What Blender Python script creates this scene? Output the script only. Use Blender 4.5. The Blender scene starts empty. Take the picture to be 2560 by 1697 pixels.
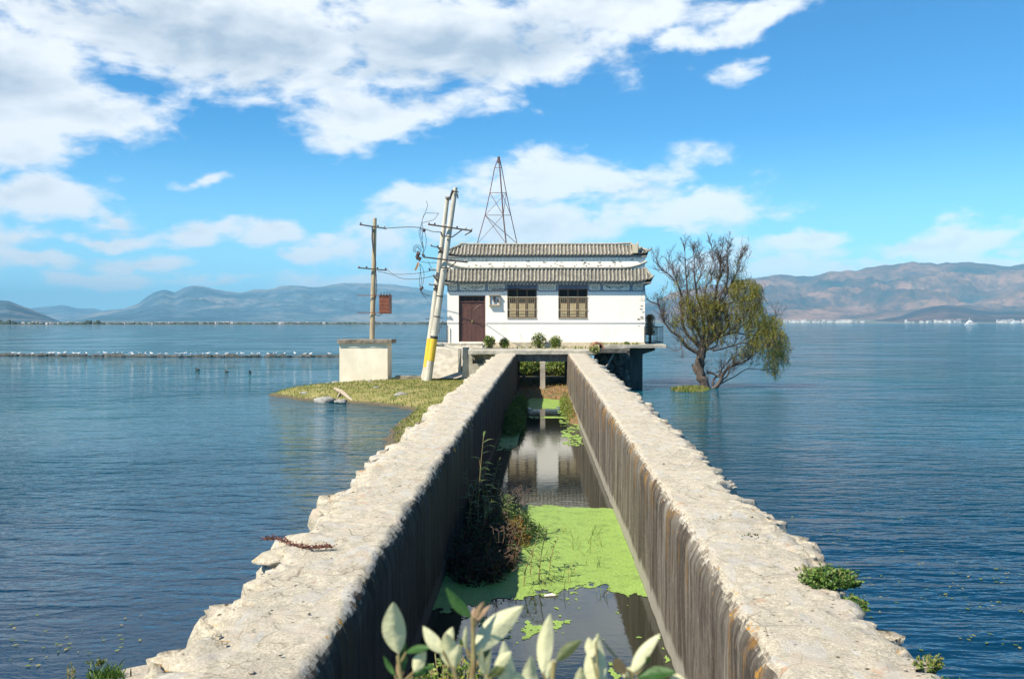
import bpy, math, random
from mathutils import Vector, Matrix, noise as mn
R = random.Random(7)
sc = bpy.context.scene
col = sc.collection
# ------------------------------------------------------------------ camera
F = 2489.0; HOR = 805.5; VPX = 1356.0; CZ = 3.5; K = 2560/2365.0
yaw = math.atan((VPX-1280)/F); pitch = math.atan((848.5-HOR)/F)
cd = bpy.data.cameras.new('camera'); cam = bpy.data.objects.new('camera', cd); col.objects.link(cam)
cam.location = (0, 0, CZ); cam.rotation_euler = (math.pi/2-pitch, 0, yaw)
cd.sensor_width = 36; cd.lens = 36*F/2560; cd.clip_start = .05; cd.clip_end = 60000
cd.dof.use_dof = True; cd.dof.focus_distance = 28; cd.dof.aperture_fstop = 9
sc.camera = cam
RM = cam.rotation_euler.to_matrix()
def ray(sx, sy): return RM @ Vector((sx-1280, -(sy-848.5), -F))
def at(sx, sy, Y):
    r = ray(sx, sy); t = Y/r.y; return Vector((r.x*t, Y, CZ+r.z*t))
def gz(sx, sy, z=0):
    r = ray(sx, sy); t = (z-CZ)/r.z; return Vector((r.x*t, r.y*t, z))
def atd(dx, dy, Y): return at(dx*K, dy*K, Y)
def gd(dx, dy, z=0): return gz(dx*K, dy*K, z)
# ------------------------------------------------------------------ view, sun
sc.view_settings.view_transform = 'Standard'; sc.view_settings.look = 'None'
sc.view_settings.gamma = 1; sc.view_settings.exposure = 0.8
LD = Vector((.69, .5, -1.0))
SE = math.atan(1/math.hypot(.69, .5)); SR = math.atan2(-.69, -.5)
sl = bpy.data.lights.new('sun', 'SUN'); sl.energy = 5.0; sl.angle = math.radians(.5); sl.color = (1, .9, .73)
so = bpy.data.objects.new('sun', sl); col.objects.link(so); so.rotation_euler = LD.to_track_quat('-Z', 'Y').to_euler()
so.location = (-20, -30, 40)
# ------------------------------------------------------------------ node helpers
class N:
    def __init__(s, nt): s.nt = nt
    def n(s, t, **k):
        x = s.nt.nodes.new(t)
        for a, b in k.items(): setattr(x, a, b)
        return x
    def put(s, v, sock):
        if v is None: return
        if isinstance(v, bpy.types.NodeSocket): s.nt.links.new(v, sock)
        else:
            if isinstance(v, tuple) and len(v) == 3 and sock.type == 'RGBA': v = v+(1,)
            sock.default_value = v
    def m(s, op, a, b=None, c=None, clamp=False):
        x = s.n('ShaderNodeMath', operation=op, use_clamp=clamp)
        for i, v in enumerate((a, b, c)): s.put(v, x.inputs[i])
        return x.outputs[0]
    def vm(s, op, a, b=None, c=None):
        x = s.n('ShaderNodeVectorMath', operation=op)
        s.put(a, x.inputs[0]); s.put(b, x.inputs[1])
        if c is not None: s.put(c, x.inputs[2])
        return x.outputs['Value'] if op in ('LENGTH', 'DOT_PRODUCT', 'DISTANCE') else x.outputs[0]
    def noise(s, vec, scale, detail=4, rough=.55, dist=0):
        x = s.n('ShaderNodeTexNoise'); s.put(vec, x.inputs['Vector'])
        x.inputs['Scale'].default_value = scale; x.inputs['Detail'].default_value = detail
        x.inputs['Roughness'].default_value = rough; x.inputs['Distortion'].default_value = dist
        return x.outputs['Fac']
    def vor(s, vec, scale, feature='F1', out='Distance'):
        x = s.n('ShaderNodeTexVoronoi', feature=feature); s.put(vec, x.inputs['Vector']); x.inputs['Scale'].default_value = scale
        return x.outputs[out]
    def mr(s, v, a, b, c=0., d=1., smooth=True):
        x = s.n('ShaderNodeMapRange', interpolation_type='SMOOTHSTEP' if smooth else 'LINEAR')
        for i, q in enumerate((v, a, b, c, d)): s.put(q, x.inputs[i])
        return x.outputs[0]
    def mix(s, f, a, b, mode='MIX'):
        x = s.n('ShaderNodeMix', data_type='RGBA', blend_type=mode)
        s.put(f, x.inputs[0]); s.put(a, x.inputs[6]); s.put(b, x.inputs[7]); return x.outputs[2]
    def ramp(s, v, stops):
        x = s.n('ShaderNodeValToRGB'); s.put(v, x.inputs[0]); e = x.color_ramp.elements
        while len(e) < len(stops): e.new(.5)
        for el, (p, c) in zip(e, stops): el.position = p; el.color = (*c, 1)
        return x.outputs[0]
    def mapv(s, vec, scale=(1, 1, 1), loc=(0, 0, 0), rot=(0, 0, 0)):
        x = s.n('ShaderNodeMapping'); s.put(vec, x.inputs[0])
        x.inputs['Location'].default_value = loc; x.inputs['Rotation'].default_value = rot; x.inputs['Scale'].default_value = scale
        return x.outputs[0]
    def bump(s, h, strength=1., dist=.02, normal=None):
        x = s.n('ShaderNodeBump'); s.put(h, x.inputs['Height']); x.inputs['Strength'].default_value = strength
        x.inputs['Distance'].default_value = dist; s.put(normal, x.inputs['Normal']); return x.outputs[0]
def mat(name):
    m = bpy.data.materials.new(name); m.use_nodes = True; nt = m.node_tree
    b = nt.nodes['Principled BSDF']; h = N(nt)
    tc = h.n('ShaderNodeTexCoord'); ge = h.n('ShaderNodeNewGeometry')
    return m, h, b, tc.outputs['Object'], ge
def setp(h, b, colr=None, rough=None, normal=None, metal=None, spec=None, ior=None):
    h.put(colr, b.inputs['Base Color']); h.put(rough, b.inputs['Roughness']); h.put(normal, b.inputs['Normal'])
    h.put(metal, b.inputs['Metallic']); h.put(spec, b.inputs['Specular IOR Level']); h.put(ior, b.inputs['IOR'])
def simple(name, c1, c2=None, scale=6., rough=.8, bump=.0, metal=0., stretch=(1, 1, 1), lo=.35, hi=.65):
    m, h, b, oc, ge = mat(name)
    v = h.mapv(ge.outputs['Position'], stretch)
    n1 = h.noise(v, scale, 6, .65)
    c = h.mix(h.mr(n1, lo, hi), c1, c2 or tuple(x*.7 for x in c1))
    nb = h.bump(h.noise(v, scale*4, 5, .7), 1, bump) if bump else None
    setp(h, b, c, rough, nb, metal); return m
# ------------------------------------------------------------------ world: sky with clouds
w = bpy.data.worlds.new('World'); sc.world = w; w.use_nodes = True
h = N(w.node_tree); bg = w.node_tree.nodes['Background']
sky = h.n('ShaderNodeTexSky', sky_type='NISHITA', sun_disc=False, sun_elevation=SE, sun_rotation=SR, altitude=1900, air_density=1.0, dust_density=.4, ozone_density=2.2)
gen = h.n('ShaderNodeTexCoord').outputs['Generated']
sp = h.n('ShaderNodeSeparateXYZ'); h.put(gen, sp.inputs[0]); X, Y_, Z = sp.outputs
az = h.m('ARCTAN2', X, Y_); el = h.m('ARCSINE', Z)
cb = h.n('ShaderNodeCombineXYZ'); h.put(az, cb.inputs[0]); h.put(el, cb.inputs[1]); P2 = cb.outputs[0]
def azel(dx, dy):
    r = ray(dx*K, dy*K).normalized(); return math.atan2(r.x, r.y), math.asin(r.z)
# display-pixel centre, radii, tilt (deg), greyness
blobs = [(520, 60, 560, 150, -4, .75), (1050, 90, 520, 120, 2, .8), (1300, 30, 420, 75, 4, .1), (1700, 50, 260, 34, 13, .1), (-60, 150, 290, 110, 0, .6),
         (200, 250, 230, 80, 5, .6), (60, 355, 170, 48, 4, .5), (870, 245, 230, 75, 9, .2), (760, 190, 130, 34, 5, .15), (90, 470, 200, 50, 4, .25), (250, 500, 70, 40, 20, 0),
         (470, 535, 85, 26, 3, 0), (630, 530, 75, 27, 14, 0), (60, 560, 130, 24, 0, .2), (230, 560, 110, 22, 6, .1), (120, 610, 120, 20, 0, .1), (330, 610, 110, 18, 4, 0), (260, 650, 130, 18, 0, 0), (520, 640, 140, 15, 2, 0), (1230, 430, 240, 80, 10, .1), (1430, 420, 170, 55, 10, .1),
         (1200, 520, 370, 66, 2, .15), (1580, 500, 230, 52, 6, .05), (1640, 610, 190, 40, 0, .1), (1780, 620, 170, 38, 0, 0), (1900, 640, 210, 30, 3, 0),
         (1870, 565, 110, 19, 3, 0), (2130, 575, 170, 28, 6, .05), (2260, 550, 170, 40, 5, .05), (2340, 610, 200, 30, 0, 0), (1680, 150, 62, 30, 5, 0), (480, 415, 60, 18, 8, 0), (960, 470, 120, 36, 10, 0), (690, 582, 80, 22, 6, 0), (900, 560, 190, 45, 4, 0), (780, 650, 200, 30, 2, 0),
         (-500, 200, 500, 130, 5, .4), (-420, 520, 420, 90, 0, .3), (600, -330, 700, 170, 0, .6), (-500, -500, 800, 250, 20, .5), (2900, 600, 400, 60, 0, .1), (1500, -900, 600, 150, 0, .3)]
wv = h.n('ShaderNodeTexNoise'); h.put(P2, wv.inputs['Vector']); wv.inputs['Scale'].default_value = 14; wv.inputs['Detail'].default_value = 6
wp = h.vm('MULTIPLY_ADD', h.vm('SUBTRACT', wv.outputs['Color'], (.5, .5, .5)), (.075, .05, 0), P2)
mx = None; gr = None
for (dx, dy, rx, ry, tl, g) in blobs:
    wt_ = 2.05 if rx > 280 else (1.35 if rx > 150 else 1.2)
    rx *= 1.08; ry *= 1.15
    a0, e0 = azel(dx, dy); ax = rx*K/F; ey = ry*K/F
    v = h.vm('SUBTRACT', wp, (a0, e0, 0))
    t = math.radians(tl); 
    u = h.vm('DOT_PRODUCT', v, (math.cos(t)/ax, math.sin(t)/ax, 0)); q = h.vm('DOT_PRODUCT', v, (-math.sin(t)/ey, math.cos(t)/ey, 0))
    d = h.m('MULTIPLY', wt_, h.m('SUBTRACT', 1., h.m('SQRT', h.m('ADD', h.m('MULTIPLY', u, u), h.m('MULTIPLY', q, q)))))
    mx = d if mx is None else h.m('SMOOTH_MAX', mx, d, .25)
    if g > 0:
        gg = h.m('MULTIPLY', h.m('MAXIMUM', d, 0.), g*.5); gg = h.m('MULTIPLY', gg, h.mr(q, .9, -.5))
        gr = gg if gr is None else h.m('MAXIMUM', gr, gg)
Ps = h.mapv(P2, (1, 2.1, 1))
n1 = h.noise(Ps, 9, 9, .56, .25); n2 = h.noise(h.vm('ADD', Ps, (.014, -.022, 0)), 9, 9, .56, .25)
nb = h.noise(Ps, 30, 6, .6, .3)
dens = h.m('ADD', mx, h.m('MULTIPLY', h.m('SUBTRACT', n1, .53), 4.3))
dens = h.m('ADD', dens, h.m('MULTIPLY', h.m('SUBTRACT', nb, .5), 1.5))
alpha = h.mr(dens, -.22, .8)
lit = h.m('ADD', h.m('MULTIPLY', h.m('SUBTRACT', n1, n2), 3.0), .5)
shade = h.m('SUBTRACT', h.m('ADD', h.mr(gr, .0, .8, 0, 1.), h.mr(dens, .5, 1.9, 0, .3)), h.m('MULTIPLY', h.m('SUBTRACT', lit, .44), .85), clamp=True)
ccol = h.mix(shade, (8.3, 8.6, 8.9), (4.0, 4.9, 5.9))
skyc = h.mix(1., sky.outputs[0], (.33, 1.0, 1.34), 'MULTIPLY')
skyc = h.mix(h.mr(el, .0, .2, .68, 0.), skyc, (4.7, 9.2, 11.2))
low = h.mr(el, .0, .07, .72, .95)
fin = h.mix(h.m('MULTIPLY', alpha, low), skyc, ccol)
fin = h.mix(h.mr(el, -.02, -.002, 1., 0.), fin, (2, 3, 4))
h.put(fin, bg.inputs[0]); bg.inputs[1].default_value = .075
w.cycles.sampling_method = 'MANUAL'; w.cycles.sample_map_resolution = 512
sc.cycles.max_bounces = 6; sc.cycles.transparent_max_bounces = 8; sc.cycles.volume_bounces = 0
# ------------------------------------------------------------------ mesh builder
class MB:
    def __init__(s): s.v = []; s.f = []; s.mi = []; s.cur = 0
    def add(s, vs, fs):
        o = len(s.v); s.v += [tuple(p) for p in vs]; s.f += [tuple(i+o for i in f) for f in fs]; s.mi += [s.cur]*len(fs)
    def box(s, x0, x1, y0, y1, z0, z1, M=None):
        vs = [Vector((x, y, z)) for x in (x0, x1) for y in (y0, y1) for z in (z0, z1)]
        if M is not None: vs = [M @ v for v in vs]
        s.add(vs, [(0, 1, 3, 2), (4, 6, 7, 5), (0, 4, 5, 1), (2, 3, 7, 6), (0, 2, 6, 4), (1, 5, 7, 3)])
    def bar(s, a, b, w, d=None, up=(0, 0, 1)):
        a = Vector(a); b = Vector(b); d = d or w; t = (b-a).normalized(); u = Vector(up)
        if abs(t.dot(u)) > .98: u = Vector((0, 1, 0))
        x = t.cross(u).normalized(); u = x.cross(t)
        vs = [p+x*i*w/2+u*j*d/2 for p in (a, b) for (i, j) in ((-1, -1), (1, -1), (1, 1), (-1, 1))]
        s.add(vs, [(3, 2, 1, 0), (4, 5, 6, 7), (0, 1, 5, 4), (1, 2, 6, 5), (2, 3, 7, 6), (3, 0, 4, 7)])
    def tube(s, pts, r, n=6, cap=True):
        pts = [Vector(p) for p in pts]
        if not isinstance(r, (list, tuple)): r = [r]*len(pts)
        t0 = (pts[1]-pts[0]).normalized(); u = Vector((0, 0, 1)) if abs(t0.z) < .9 else Vector((0, 1, 0))
        o = len(s.v); nf = 0
        for i, p in enumerate(pts):
            t = (pts[min(i+1, len(pts)-1)]-pts[max(i-1, 0)])
            if t.length < 1e-9: t = t0
            t.normalize(); x = t.cross(u)
            if x.length < 1e-5: x = t.orthogonal()
            x.normalize(); u = x.cross(t); 
            for k in range(n):
                a = 2*math.pi*k/n; q = p+(x*math.cos(a)+u*math.sin(a))*r[i]; s.v.append((q.x, q.y, q.z))
        for i in range(len(pts)-1):
            for k in range(n):
                k2 = (k+1) % n; s.f.append((o+i*n+k, o+i*n+k2, o+(i+1)*n+k2, o+(i+1)*n+k)); nf += 1
        if cap:
            s.f.append(tuple(o+k for k in range(n))[::-1]); s.f.append(tuple(o+(len(pts)-1)*n+k for k in range(n))); nf += 2
        s.mi += [s.cur]*nf
    def ball(s, c, r, nu=8, nv=6, j=0, seed=0):
        c = Vector(c); rx, ry, rz = r if isinstance(r, tuple) else (r, r, r); vs = []; fs = []
        for i in range(nv+1):
            th = math.pi*i/nv
            for k in range(nu):
                ph = 2*math.pi*k/nu; d = Vector((math.sin(th)*math.cos(ph), math.sin(th)*math.sin(ph), math.cos(th)))
                q = 1+(j*mn.noise(d*1.7+Vector((seed*3.1, seed, 0))) if j else 0)
                vs.append(c+Vector((d.x*rx, d.y*ry, d.z*rz))*q)
        for i in range(nv):
            for k in range(nu):
                k2 = (k+1) % nu; fs.append((i*nu+k, (i+1)*nu+k, (i+1)*nu+k2, i*nu+k2))
        s.add(vs, fs)
    def build(s, name, mats, parent=None, smooth=False):
        me = bpy.data.meshes.new(name); me.from_pydata(s.v, [], s.f)
        if not isinstance(mats, (list, tuple)): mats = [mats]
        for m in mats: me.materials.append(m)
        if len(mats) > 1: me.polygons.foreach_set('material_index', s.mi)
        if smooth: me.polygons.foreach_set('use_smooth', [True]*len(me.polygons))
        me.update(); o = bpy.data.objects.new(name, me); col.objects.link(o)
        if parent: o.parent = parent; o.matrix_parent_inverse = Matrix.Translation(-parent.location)
        return o
def tag(o, label=None, cat=None, group=None, kind=None):
    if label: o['label'] = label
    if cat: o['category'] = cat
    if group: o['group'] = group
    if kind: o['kind'] = kind
    return o
def empty(name, loc, label, cat, group=None):
    o = bpy.data.objects.new(name, None); col.objects.link(o); o.location = loc; o.empty_display_size = .2
    return tag(o, label, cat, group)
def lerp(a, b, t): return a+(b-a)*t
def prof(tab, x):
    if x <= tab[0][0]: return tab[0][1]
    for (a, b), (c, d) in zip(tab, tab[1:]):
        if x <= c: return lerp(b, d, (x-a)/(c-a))
    return tab[-1][1]
def fbm(x, y, z=0., o=5): return mn.fractal(Vector((x, y, z)), .9, 2.1, o)
def sstep(a, b, x): t = min(1, max(0, (x-a)/(b-a))); return t*t*(3-2*t)
# ------------------------------------------------------------------ materials
# lake
m_lake, h, b, oc, ge = mat('lake_water'); P = ge.outputs['Position']
sv = h.mapv(P, (.55, 1.0, 1), rot=(0, 0, math.radians(14)))
dist = h.vm('LENGTH', h.mapv(P, (1, 1, 0)))
patch = h.mr(h.noise(P, .05, 3, .5), .42, .6)
sp = h.n('ShaderNodeSeparateXYZ'); h.put(P, sp.inputs[0])
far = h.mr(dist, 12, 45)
def rid(sc_, rot, sx, seed, det=3):
    q = h.noise(h.mapv(P, (sx, 1, 1), (seed, seed*1.7, 0), (0, 0, rot)), sc_, det, .5, .3)
    return h.m('SUBTRACT', 1., h.m('ABSOLUTE', h.m('MULTIPLY_ADD', q, 2.4, -1.2)))
right = h.mr(sp.outputs[0], -2, 3)
mid = h.mr(dist, 7, 24); ff = h.mr(dist, 20, 70)
calm = h.m('MULTIPLY', h.mr(patch, 0, 1, .45, 1.), 1.)
swell = h.noise(h.mapv(P, (.2, 1.0, 1), rot=(0, 0, math.radians(-10))), 1.7, 3, .5, .4)
hh = h.m('MULTIPLY', rid(5.2, .25, .6, 1), h.mr(mid, 0, 1, .010, .026))
hh = h.m('ADD', hh, h.m('MULTIPLY', rid(2.1, -.2, .5, 5), h.mr(mid, 0, 1, .012, .085)))
hh = h.m('ADD', hh, h.m('MULTIPLY', rid(.8, .2, .42, 9), h.m('MULTIPLY', mid, .20)))
hh = h.m('ADD', hh, h.m('MULTIPLY', rid(.27, -.1, .35, 14), h.m('MULTIPLY', ff, .6)))
hh = h.m('ADD', hh, h.m('MULTIPLY', rid(.09, .1, .3, 21), h.m('MULTIPLY', h.mr(dist, 90, 250), 1.6)))
hh = h.m('MULTIPLY', hh, h.m('MULTIPLY', calm, 1.35))
hh = h.m('ADD', hh, h.m('MULTIPLY', swell, h.m('MULTIPLY', right, h.mr(mid, 0, 1, .13, .16))))
nrm = h.bump(hh, 1, 1.)
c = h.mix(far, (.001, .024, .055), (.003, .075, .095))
c = h.mix(h.mr(h.noise(h.mapv(P, (.15, 1, 1)), .035, 3, .5), .4, .62, 0, .5), c, (.001, .032, .055))
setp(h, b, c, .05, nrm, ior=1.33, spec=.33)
# canal water
m_canal, h, b, oc, ge = mat('canal_water'); P = ge.outputs['Position']
hh = h.m('ADD', h.m('MULTIPLY', h.noise(h.mapv(P, (.5, 1, 1)), 6, 3), .0016), h.m('MULTIPLY', h.noise(P, 22, 3), .0003))
setp(h, b, (.018, .02, .012), .015, h.bump(hh, 1, 1.), ior=1.55)
# duckweed
m_duck, h, b, oc, ge = mat('duckweed'); P = ge.outputs['Position']
c = h.ramp(h.vor(P, 90, out='Color'), [(0, (.1, .18, .03)), (.5, (.23, .37, .07)), (1, (.36, .49, .13))])
c = h.mix(h.mr(h.noise(P, 2.6, 9, .8), .5, .64, 0, .6), c, (.09, .14, .03)); c = h.mix(h.mr(h.noise(P, 26, 5, .8), .6, .68, 0, .8), c, (.08, .09, .03)); c = h.mix(h.mr(h.noise(h.mapv(P, (1, 1, 1), (3, 3, 3)), 20, 5, .8), .6, .7, 0, .6), c, (.42, .46, .2))
setp(h, b, c, .6, h.bump(h.vor(P, 90), 1, .004))
# canal wall: chalky mortar top, streaked sides
m_wall, h, b, oc, ge = mat('rubble_wall'); P = ge.outputs['Position']
sp = h.n('ShaderNodeSeparateXYZ'); h.put(P, sp.inputs[0]); px, py, pz = sp.outputs
sn = h.n('ShaderNodeSeparateXYZ'); h.put(ge.outputs['True Normal'], sn.inputs[0]); nz = sn.outputs[2]
big = h.noise(P, 1.3, 7, .65); fine = h.noise(P, 14, 8, .72); gran = h.noise(P, 55, 6, .75)
top = h.ramp(fine, [(.28, (.17, .145, .105)), (.37, (.46, .41, .31)), (.48, (.6, .54, .425)), (.66, (.7, .645, .52))])
top = h.mix(h.mr(big, .52, .68, 0, .5), top, (.4, .36, .29))
top = h.mix(h.mr(gran, .4, .62, .55, 0), top, (.2, .175, .13))
top = h.mix(h.mr(h.noise(h.mapv(P, (1, 1, 1), (1, 5, 2)), 4.5, 8, .75), .5, .64, 0, .55), top, (.32, .3, .25))
cr = h.n('ShaderNodeTexVoronoi', feature='DISTANCE_TO_EDGE'); h.put(h.vm('MULTIPLY_ADD', h.n('ShaderNodeTexNoise').outputs['Color'], (.2, .2, .2), P), cr.inputs['Vector']); cr.inputs['Scale'].default_value = 3.6
crk = h.m('MULTIPLY', h.mr(cr.outputs['Distance'], .03, .0), h.mr(h.noise(P, 1.9, 3), .46, .58))
top = h.mix(h.m('MULTIPLY', crk, .7), top, (.14, .115, .08))
st = h.vor(h.vm('ADD', P, h.vm('SCALE', h.n('ShaderNodeTexNoise').outputs['Color'], None)), 5.5, out='Color')
stb = h.n('ShaderNodeSeparateColor'); h.put(st, stb.inputs[0])
stn = h.mix(stb.outputs[0], (.5, .42, .33), (.46, .47, .46)); 
top = h.mix(h.mr(stb.outputs[1], .6, .75, 0, .55), top, stn)
hol = h.vor(P, 11); 
top = h.mix(h.m('MULTIPLY', h.mr(hol, .2, .09), h.mr(h.noise(P, 3, 2), .48, .56)), top, (.1, .075, .05))
top = h.mix(h.m('MULTIPLY', h.mr(h.noise(h.mapv(P, (1, 1, 1), (5, 2, 0)), 2.2, 6, .7), .62, .68), .6), top, (.47, .27, .16))
sv = h.vm('ADD', h.mapv(P, (.25, 1, .1)), h.vm('MULTIPLY', h.n('ShaderNodeTexNoise').outputs['Color'], (.0, .0, .0))); str1 = h.noise(sv, 8, 8, .72); str2 = h.noise(h.mapv(P, (.25, 1, .05), (3, 3, 3)), 3.5, 4, .6)
str3 = h.noise(h.mapv(P, (.25, 1, .02), (8, 1, 0)), 30, 3, .6)
side = h.ramp(h.m('ADD', h.m('MULTIPLY', str1, .55), h.m('ADD', h.m('MULTIPLY', str2, .37), h.m('MULTIPLY', str3, .08))), [(.4, (.06, .048, .038)), (.46, (.11, .092, .075)), (.53, (.2, .175, .145)), (.6, (.3, .27, .225)), (.68, (.42, .39, .33))])
side = h.mix(h.mr(h.noise(P, 18, 5, .7), .52, .72, 0, .6), side, (.3, .27, .22))
side = h.mix(h.mr(h.noise(h.mapv(P, (1, 1, .6), (4, 4, 1)), 1.7, 7, .7), .5, .66, 0, .75), side, (.075, .06, .048))
side = h.mix(h.mr(h.noise(h.mapv(P, (1, 1, .5), (1, 7, 1)), 2.6, 7, .7), .56, .68, 0, .6), side, (.42, .39, .33))
side = h.mix(h.mr(h.m('ADD', pz, h.m('MULTIPLY', h.noise(h.mapv(P, (1, 1, .2)), 3, 3), .25)), .42, .3, 0, .75), side, (.5, .48, .42))
side = h.mix(h.mr(pz, .04, .0), side, (.05, .06, .03))
lich = h.m('MULTIPLY', h.mr(h.noise(h.mapv(P, (1, 1, .25), (2, 9, 4)), 3.2, 6, .7), .52, .62), h.mr(pz, .75, 1.5, 0, .85))
side = h.mix(lich, side, h.mix(h.noise(P, 7, 3), (.2, .085, .02), (.42, .24, .05)))
dst = h.mr(pz, 1.0, 1.7, 0, 1)
ax_ = h.m('ABSOLUTE', px)
tf_ = h.mr(h.m('ADD', nz, h.m('MULTIPLY', h.m('SUBTRACT', fine, .5), .7)), .55, .78)
tf_ = h.m('MAXIMUM', tf_, h.m('MULTIPLY', h.mr(ax_, 1.6, 1.8), h.mr(pz, 1.0, 1.25)))
side = h.mix(.22, side, (.03, .027, .022)); side = h.mix(h.mr(px, .2, -.2, 0., .72), side, (.02, .018, .014))  # left wall's sides mixed towards black: its shade is put into the colour
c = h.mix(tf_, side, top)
lip = h.m('MULTIPLY', h.mr(h.noise(h.mapv(P, (1, 1, 1), (7, 7, 7)), 5, 4, .7), .61, .68), h.m('MULTIPLY', h.mr(nz, .95, .7), h.mr(nz, .1, .4)))
c = h.mix(lip, c, (.5, .26, .04))
bh = h.m('ADD', h.m('MULTIPLY', fine, .022), h.m('ADD', h.m('MULTIPLY', gran, .013), h.m('MULTIPLY', h.mr(h.vor(P, 6), 0, .5), .008)))
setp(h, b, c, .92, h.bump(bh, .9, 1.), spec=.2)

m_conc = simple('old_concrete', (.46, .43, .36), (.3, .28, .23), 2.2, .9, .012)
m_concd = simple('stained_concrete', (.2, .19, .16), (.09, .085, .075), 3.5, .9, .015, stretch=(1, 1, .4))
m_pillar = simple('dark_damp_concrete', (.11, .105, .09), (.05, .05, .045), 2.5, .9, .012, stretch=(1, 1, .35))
m_boxc = simple('cream_render', (.85, .77, .62), (.74, .66, .52), 1.6, .9, .006, stretch=(1, 1, .5))
m_cap = simple('weathered_cap', (.26, .22, .17), (.13, .12, .1), 6, .9, .01)
m_plinth = simple('cream_plinth', (.62, .53, .38), (.5, .43, .32), 2, .9, .005)
m_pole = simple('pole_concrete', (.58, .545, .46), (.42, .39, .32), 3, .85, .004, stretch=(1, 1, .3))
m_tan = simple('tan_pole', (.52, .42, .26), (.34, .27, .17), 5, .85, .004, stretch=(1, 1, .15))
m_yel = simple('yellow_paint', (.75, .5, .02), (.62, .42, .05), 6, .6, .002)
m_blk = simple('black_band', (.02, .02, .02), (.05, .05, .04), 6, .7)
m_iron = simple('dark_iron', (.035, .032, .03), (.09, .06, .045), 9, .7, metal=.3)
m_rust = simple('rusty_steel', (.26, .085, .045), (.16, .05, .03), 5, .75, .003)
m_red = simple('red_lead_steel', (.2, .06, .055), (.13, .05, .045), 4, .7)
m_steel = simple('brown_steel', (.07, .045, .045), (.14, .07, .06), 4, .7)
m_porc = simple('grey_porcelain', (.5, .48, .44), (.3, .28, .25), 9, .35)
m_wire = simple('black_cable', (.02, .022, .03), (.05, .05, .06), 9, .6)
m_tile, h, b, oc, ge = mat('grey_roof_tile'); P = ge.outputs['Position']
c = h.ramp(h.noise(P, 5, 6, .7), [(.3, (.15, .14, .12)), (.5, (.32, .3, .25)), (.7, (.45, .42, .35))])
c = h.mix(h.mr(h.noise(P, 1.1, 4), .5, .65, 0, .5), c, (.16, .15, .12)); c = h.mix(h.mr(h.noise(h.mapv(P, (4.8, 1, 4)), 1, 2), .58, .7, 0, .6), c, (.5, .45, .33))
setp(h, b, c, .9, h.bump(h.noise(P, 25, 4), 1, .01))
m_tiled = simple('dark_pan_tile', (.11, .1, .085), (.18, .165, .14), 6, .9)
m_white, h, b, oc, ge = mat('white_limewash'); P = ge.outputs['Position']
c = h.mix(h.mr(h.noise(h.mapv(P, (1, 1, .35)), 1.3, 7, .65), .5, .72, 0, .35), (.93, .86, .76), (.8, .71, .58))
c = h.mix(h.mr(h.noise(P, 6, 7, .75), .66, .74, 0, .5), c, (.45, .42, .38))
setp(h, b, c, .9, h.bump(h.noise(P, 9, 5), 1, .006))
m_frieze = simple('blue_grey_frieze', (.24, .28, .34), (.36, .39, .42), 4, .9)
m_fdark = simple('slate_frieze', (.1, .13, .19), (.16, .18, .24), 4, .9)
m_panel = simple('cream_panel', (.85, .81, .7), (.72, .68, .58), 5, .9)
m_ink = simple('ink_paint', (.05, .05, .055), (.12, .11, .11), 20, .9)
m_bink = simple('blue_line_paint', (.08, .1, .2), (.14, .16, .26), 20, .9)
m_door = simple('maroon_door', (.115, .05, .04), (.075, .035, .03), 5, .55, .002, stretch=(1, 1, .2))
m_dgroove = simple('door_groove', (.035, .018, .016), (.02, .01, .01), 5, .7)
m_wood = simple('brown_window_wood', (.12, .065, .025), (.07, .04, .02), 9, .6, .002)
m_curt = simple('yellow_curtain', (.62, .5, .28), (.5, .38, .2), 7, .9)
m_dark = simple('dark_void', (.012, .01, .009), (.02, .018, .015), 5, .6)
m_glass, h, b, oc, ge = mat('window_glass'); setp(h, b, (.015, .012, .01), .35, spec=.15)
m_grille = simple('pale_iron_bar', (.55, .5, .38), (.4, .34, .24), 9, .6)
m_brass = simple('brass_lock', (.6, .42, .15), (.4, .3, .1), 9, .4, metal=.6)
m_terra = simple('terracotta', (.34, .16, .1), (.24, .11, .07), 8, .85)
m_bwhite = simple('bright_paint', (.8, .8, .8), (.7, .7, .7), 3, .5)
m_orange = simple('faded_orange_rag', (.55, .3, .12), (.4, .22, .1), 8, .8)
m_bark, h, b, oc, ge = mat('willow_bark'); P = ge.outputs['Position']
c = h.ramp(h.noise(h.mapv(P, (1, 1, .4)), 9, 6, .7), [(.3, (.03, .022, .018)), (.5, (.09, .068, .055)), (.72, (.2, .16, .13))])
setp(h, b, c, .9, h.bump(h.noise(h.mapv(P, (1, 1, .3)), 14, 5), 1, .03))
m_twig = simple('bare_twig', (.1, .065, .045), (.06, .04, .03), 4, .85)
def leafmat(name, stops, rough=.55, trans=.0):
    m, h, b, oc, ge = mat(name)
    c = h.ramp(ge.outputs['Random Per Island'], stops)
    c = h.mix(h.mr(h.noise(ge.outputs['Position'], 1.6, 3), .4, .65, 0, .35), c, stops[0][1])
    setp(h, b, c, rough, spec=.3)
    if trans:
        t = h.n('ShaderNodeBsdfTranslucent'); h.put(c, t.inputs[0]); ms = h.n('ShaderNodeMixShader'); ms.inputs[0].default_value = trans
        m.node_tree.links.new(b.outputs[0], ms.inputs[1]); m.node_tree.links.new(t.outputs[0], ms.inputs[2])
        m.node_tree.links.new(ms.outputs[0], m.node_tree.nodes['Material Output'].inputs[0])
    return m
m_willow = leafmat('willow_leaf', [(0, (.07, .09, .01)), (.3, (.2, .22, .025)), (.65, (.38, .36, .05)), (.85, (.42, .3, .08)), (1, (.22, .1, .04))], .6, .35)
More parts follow.
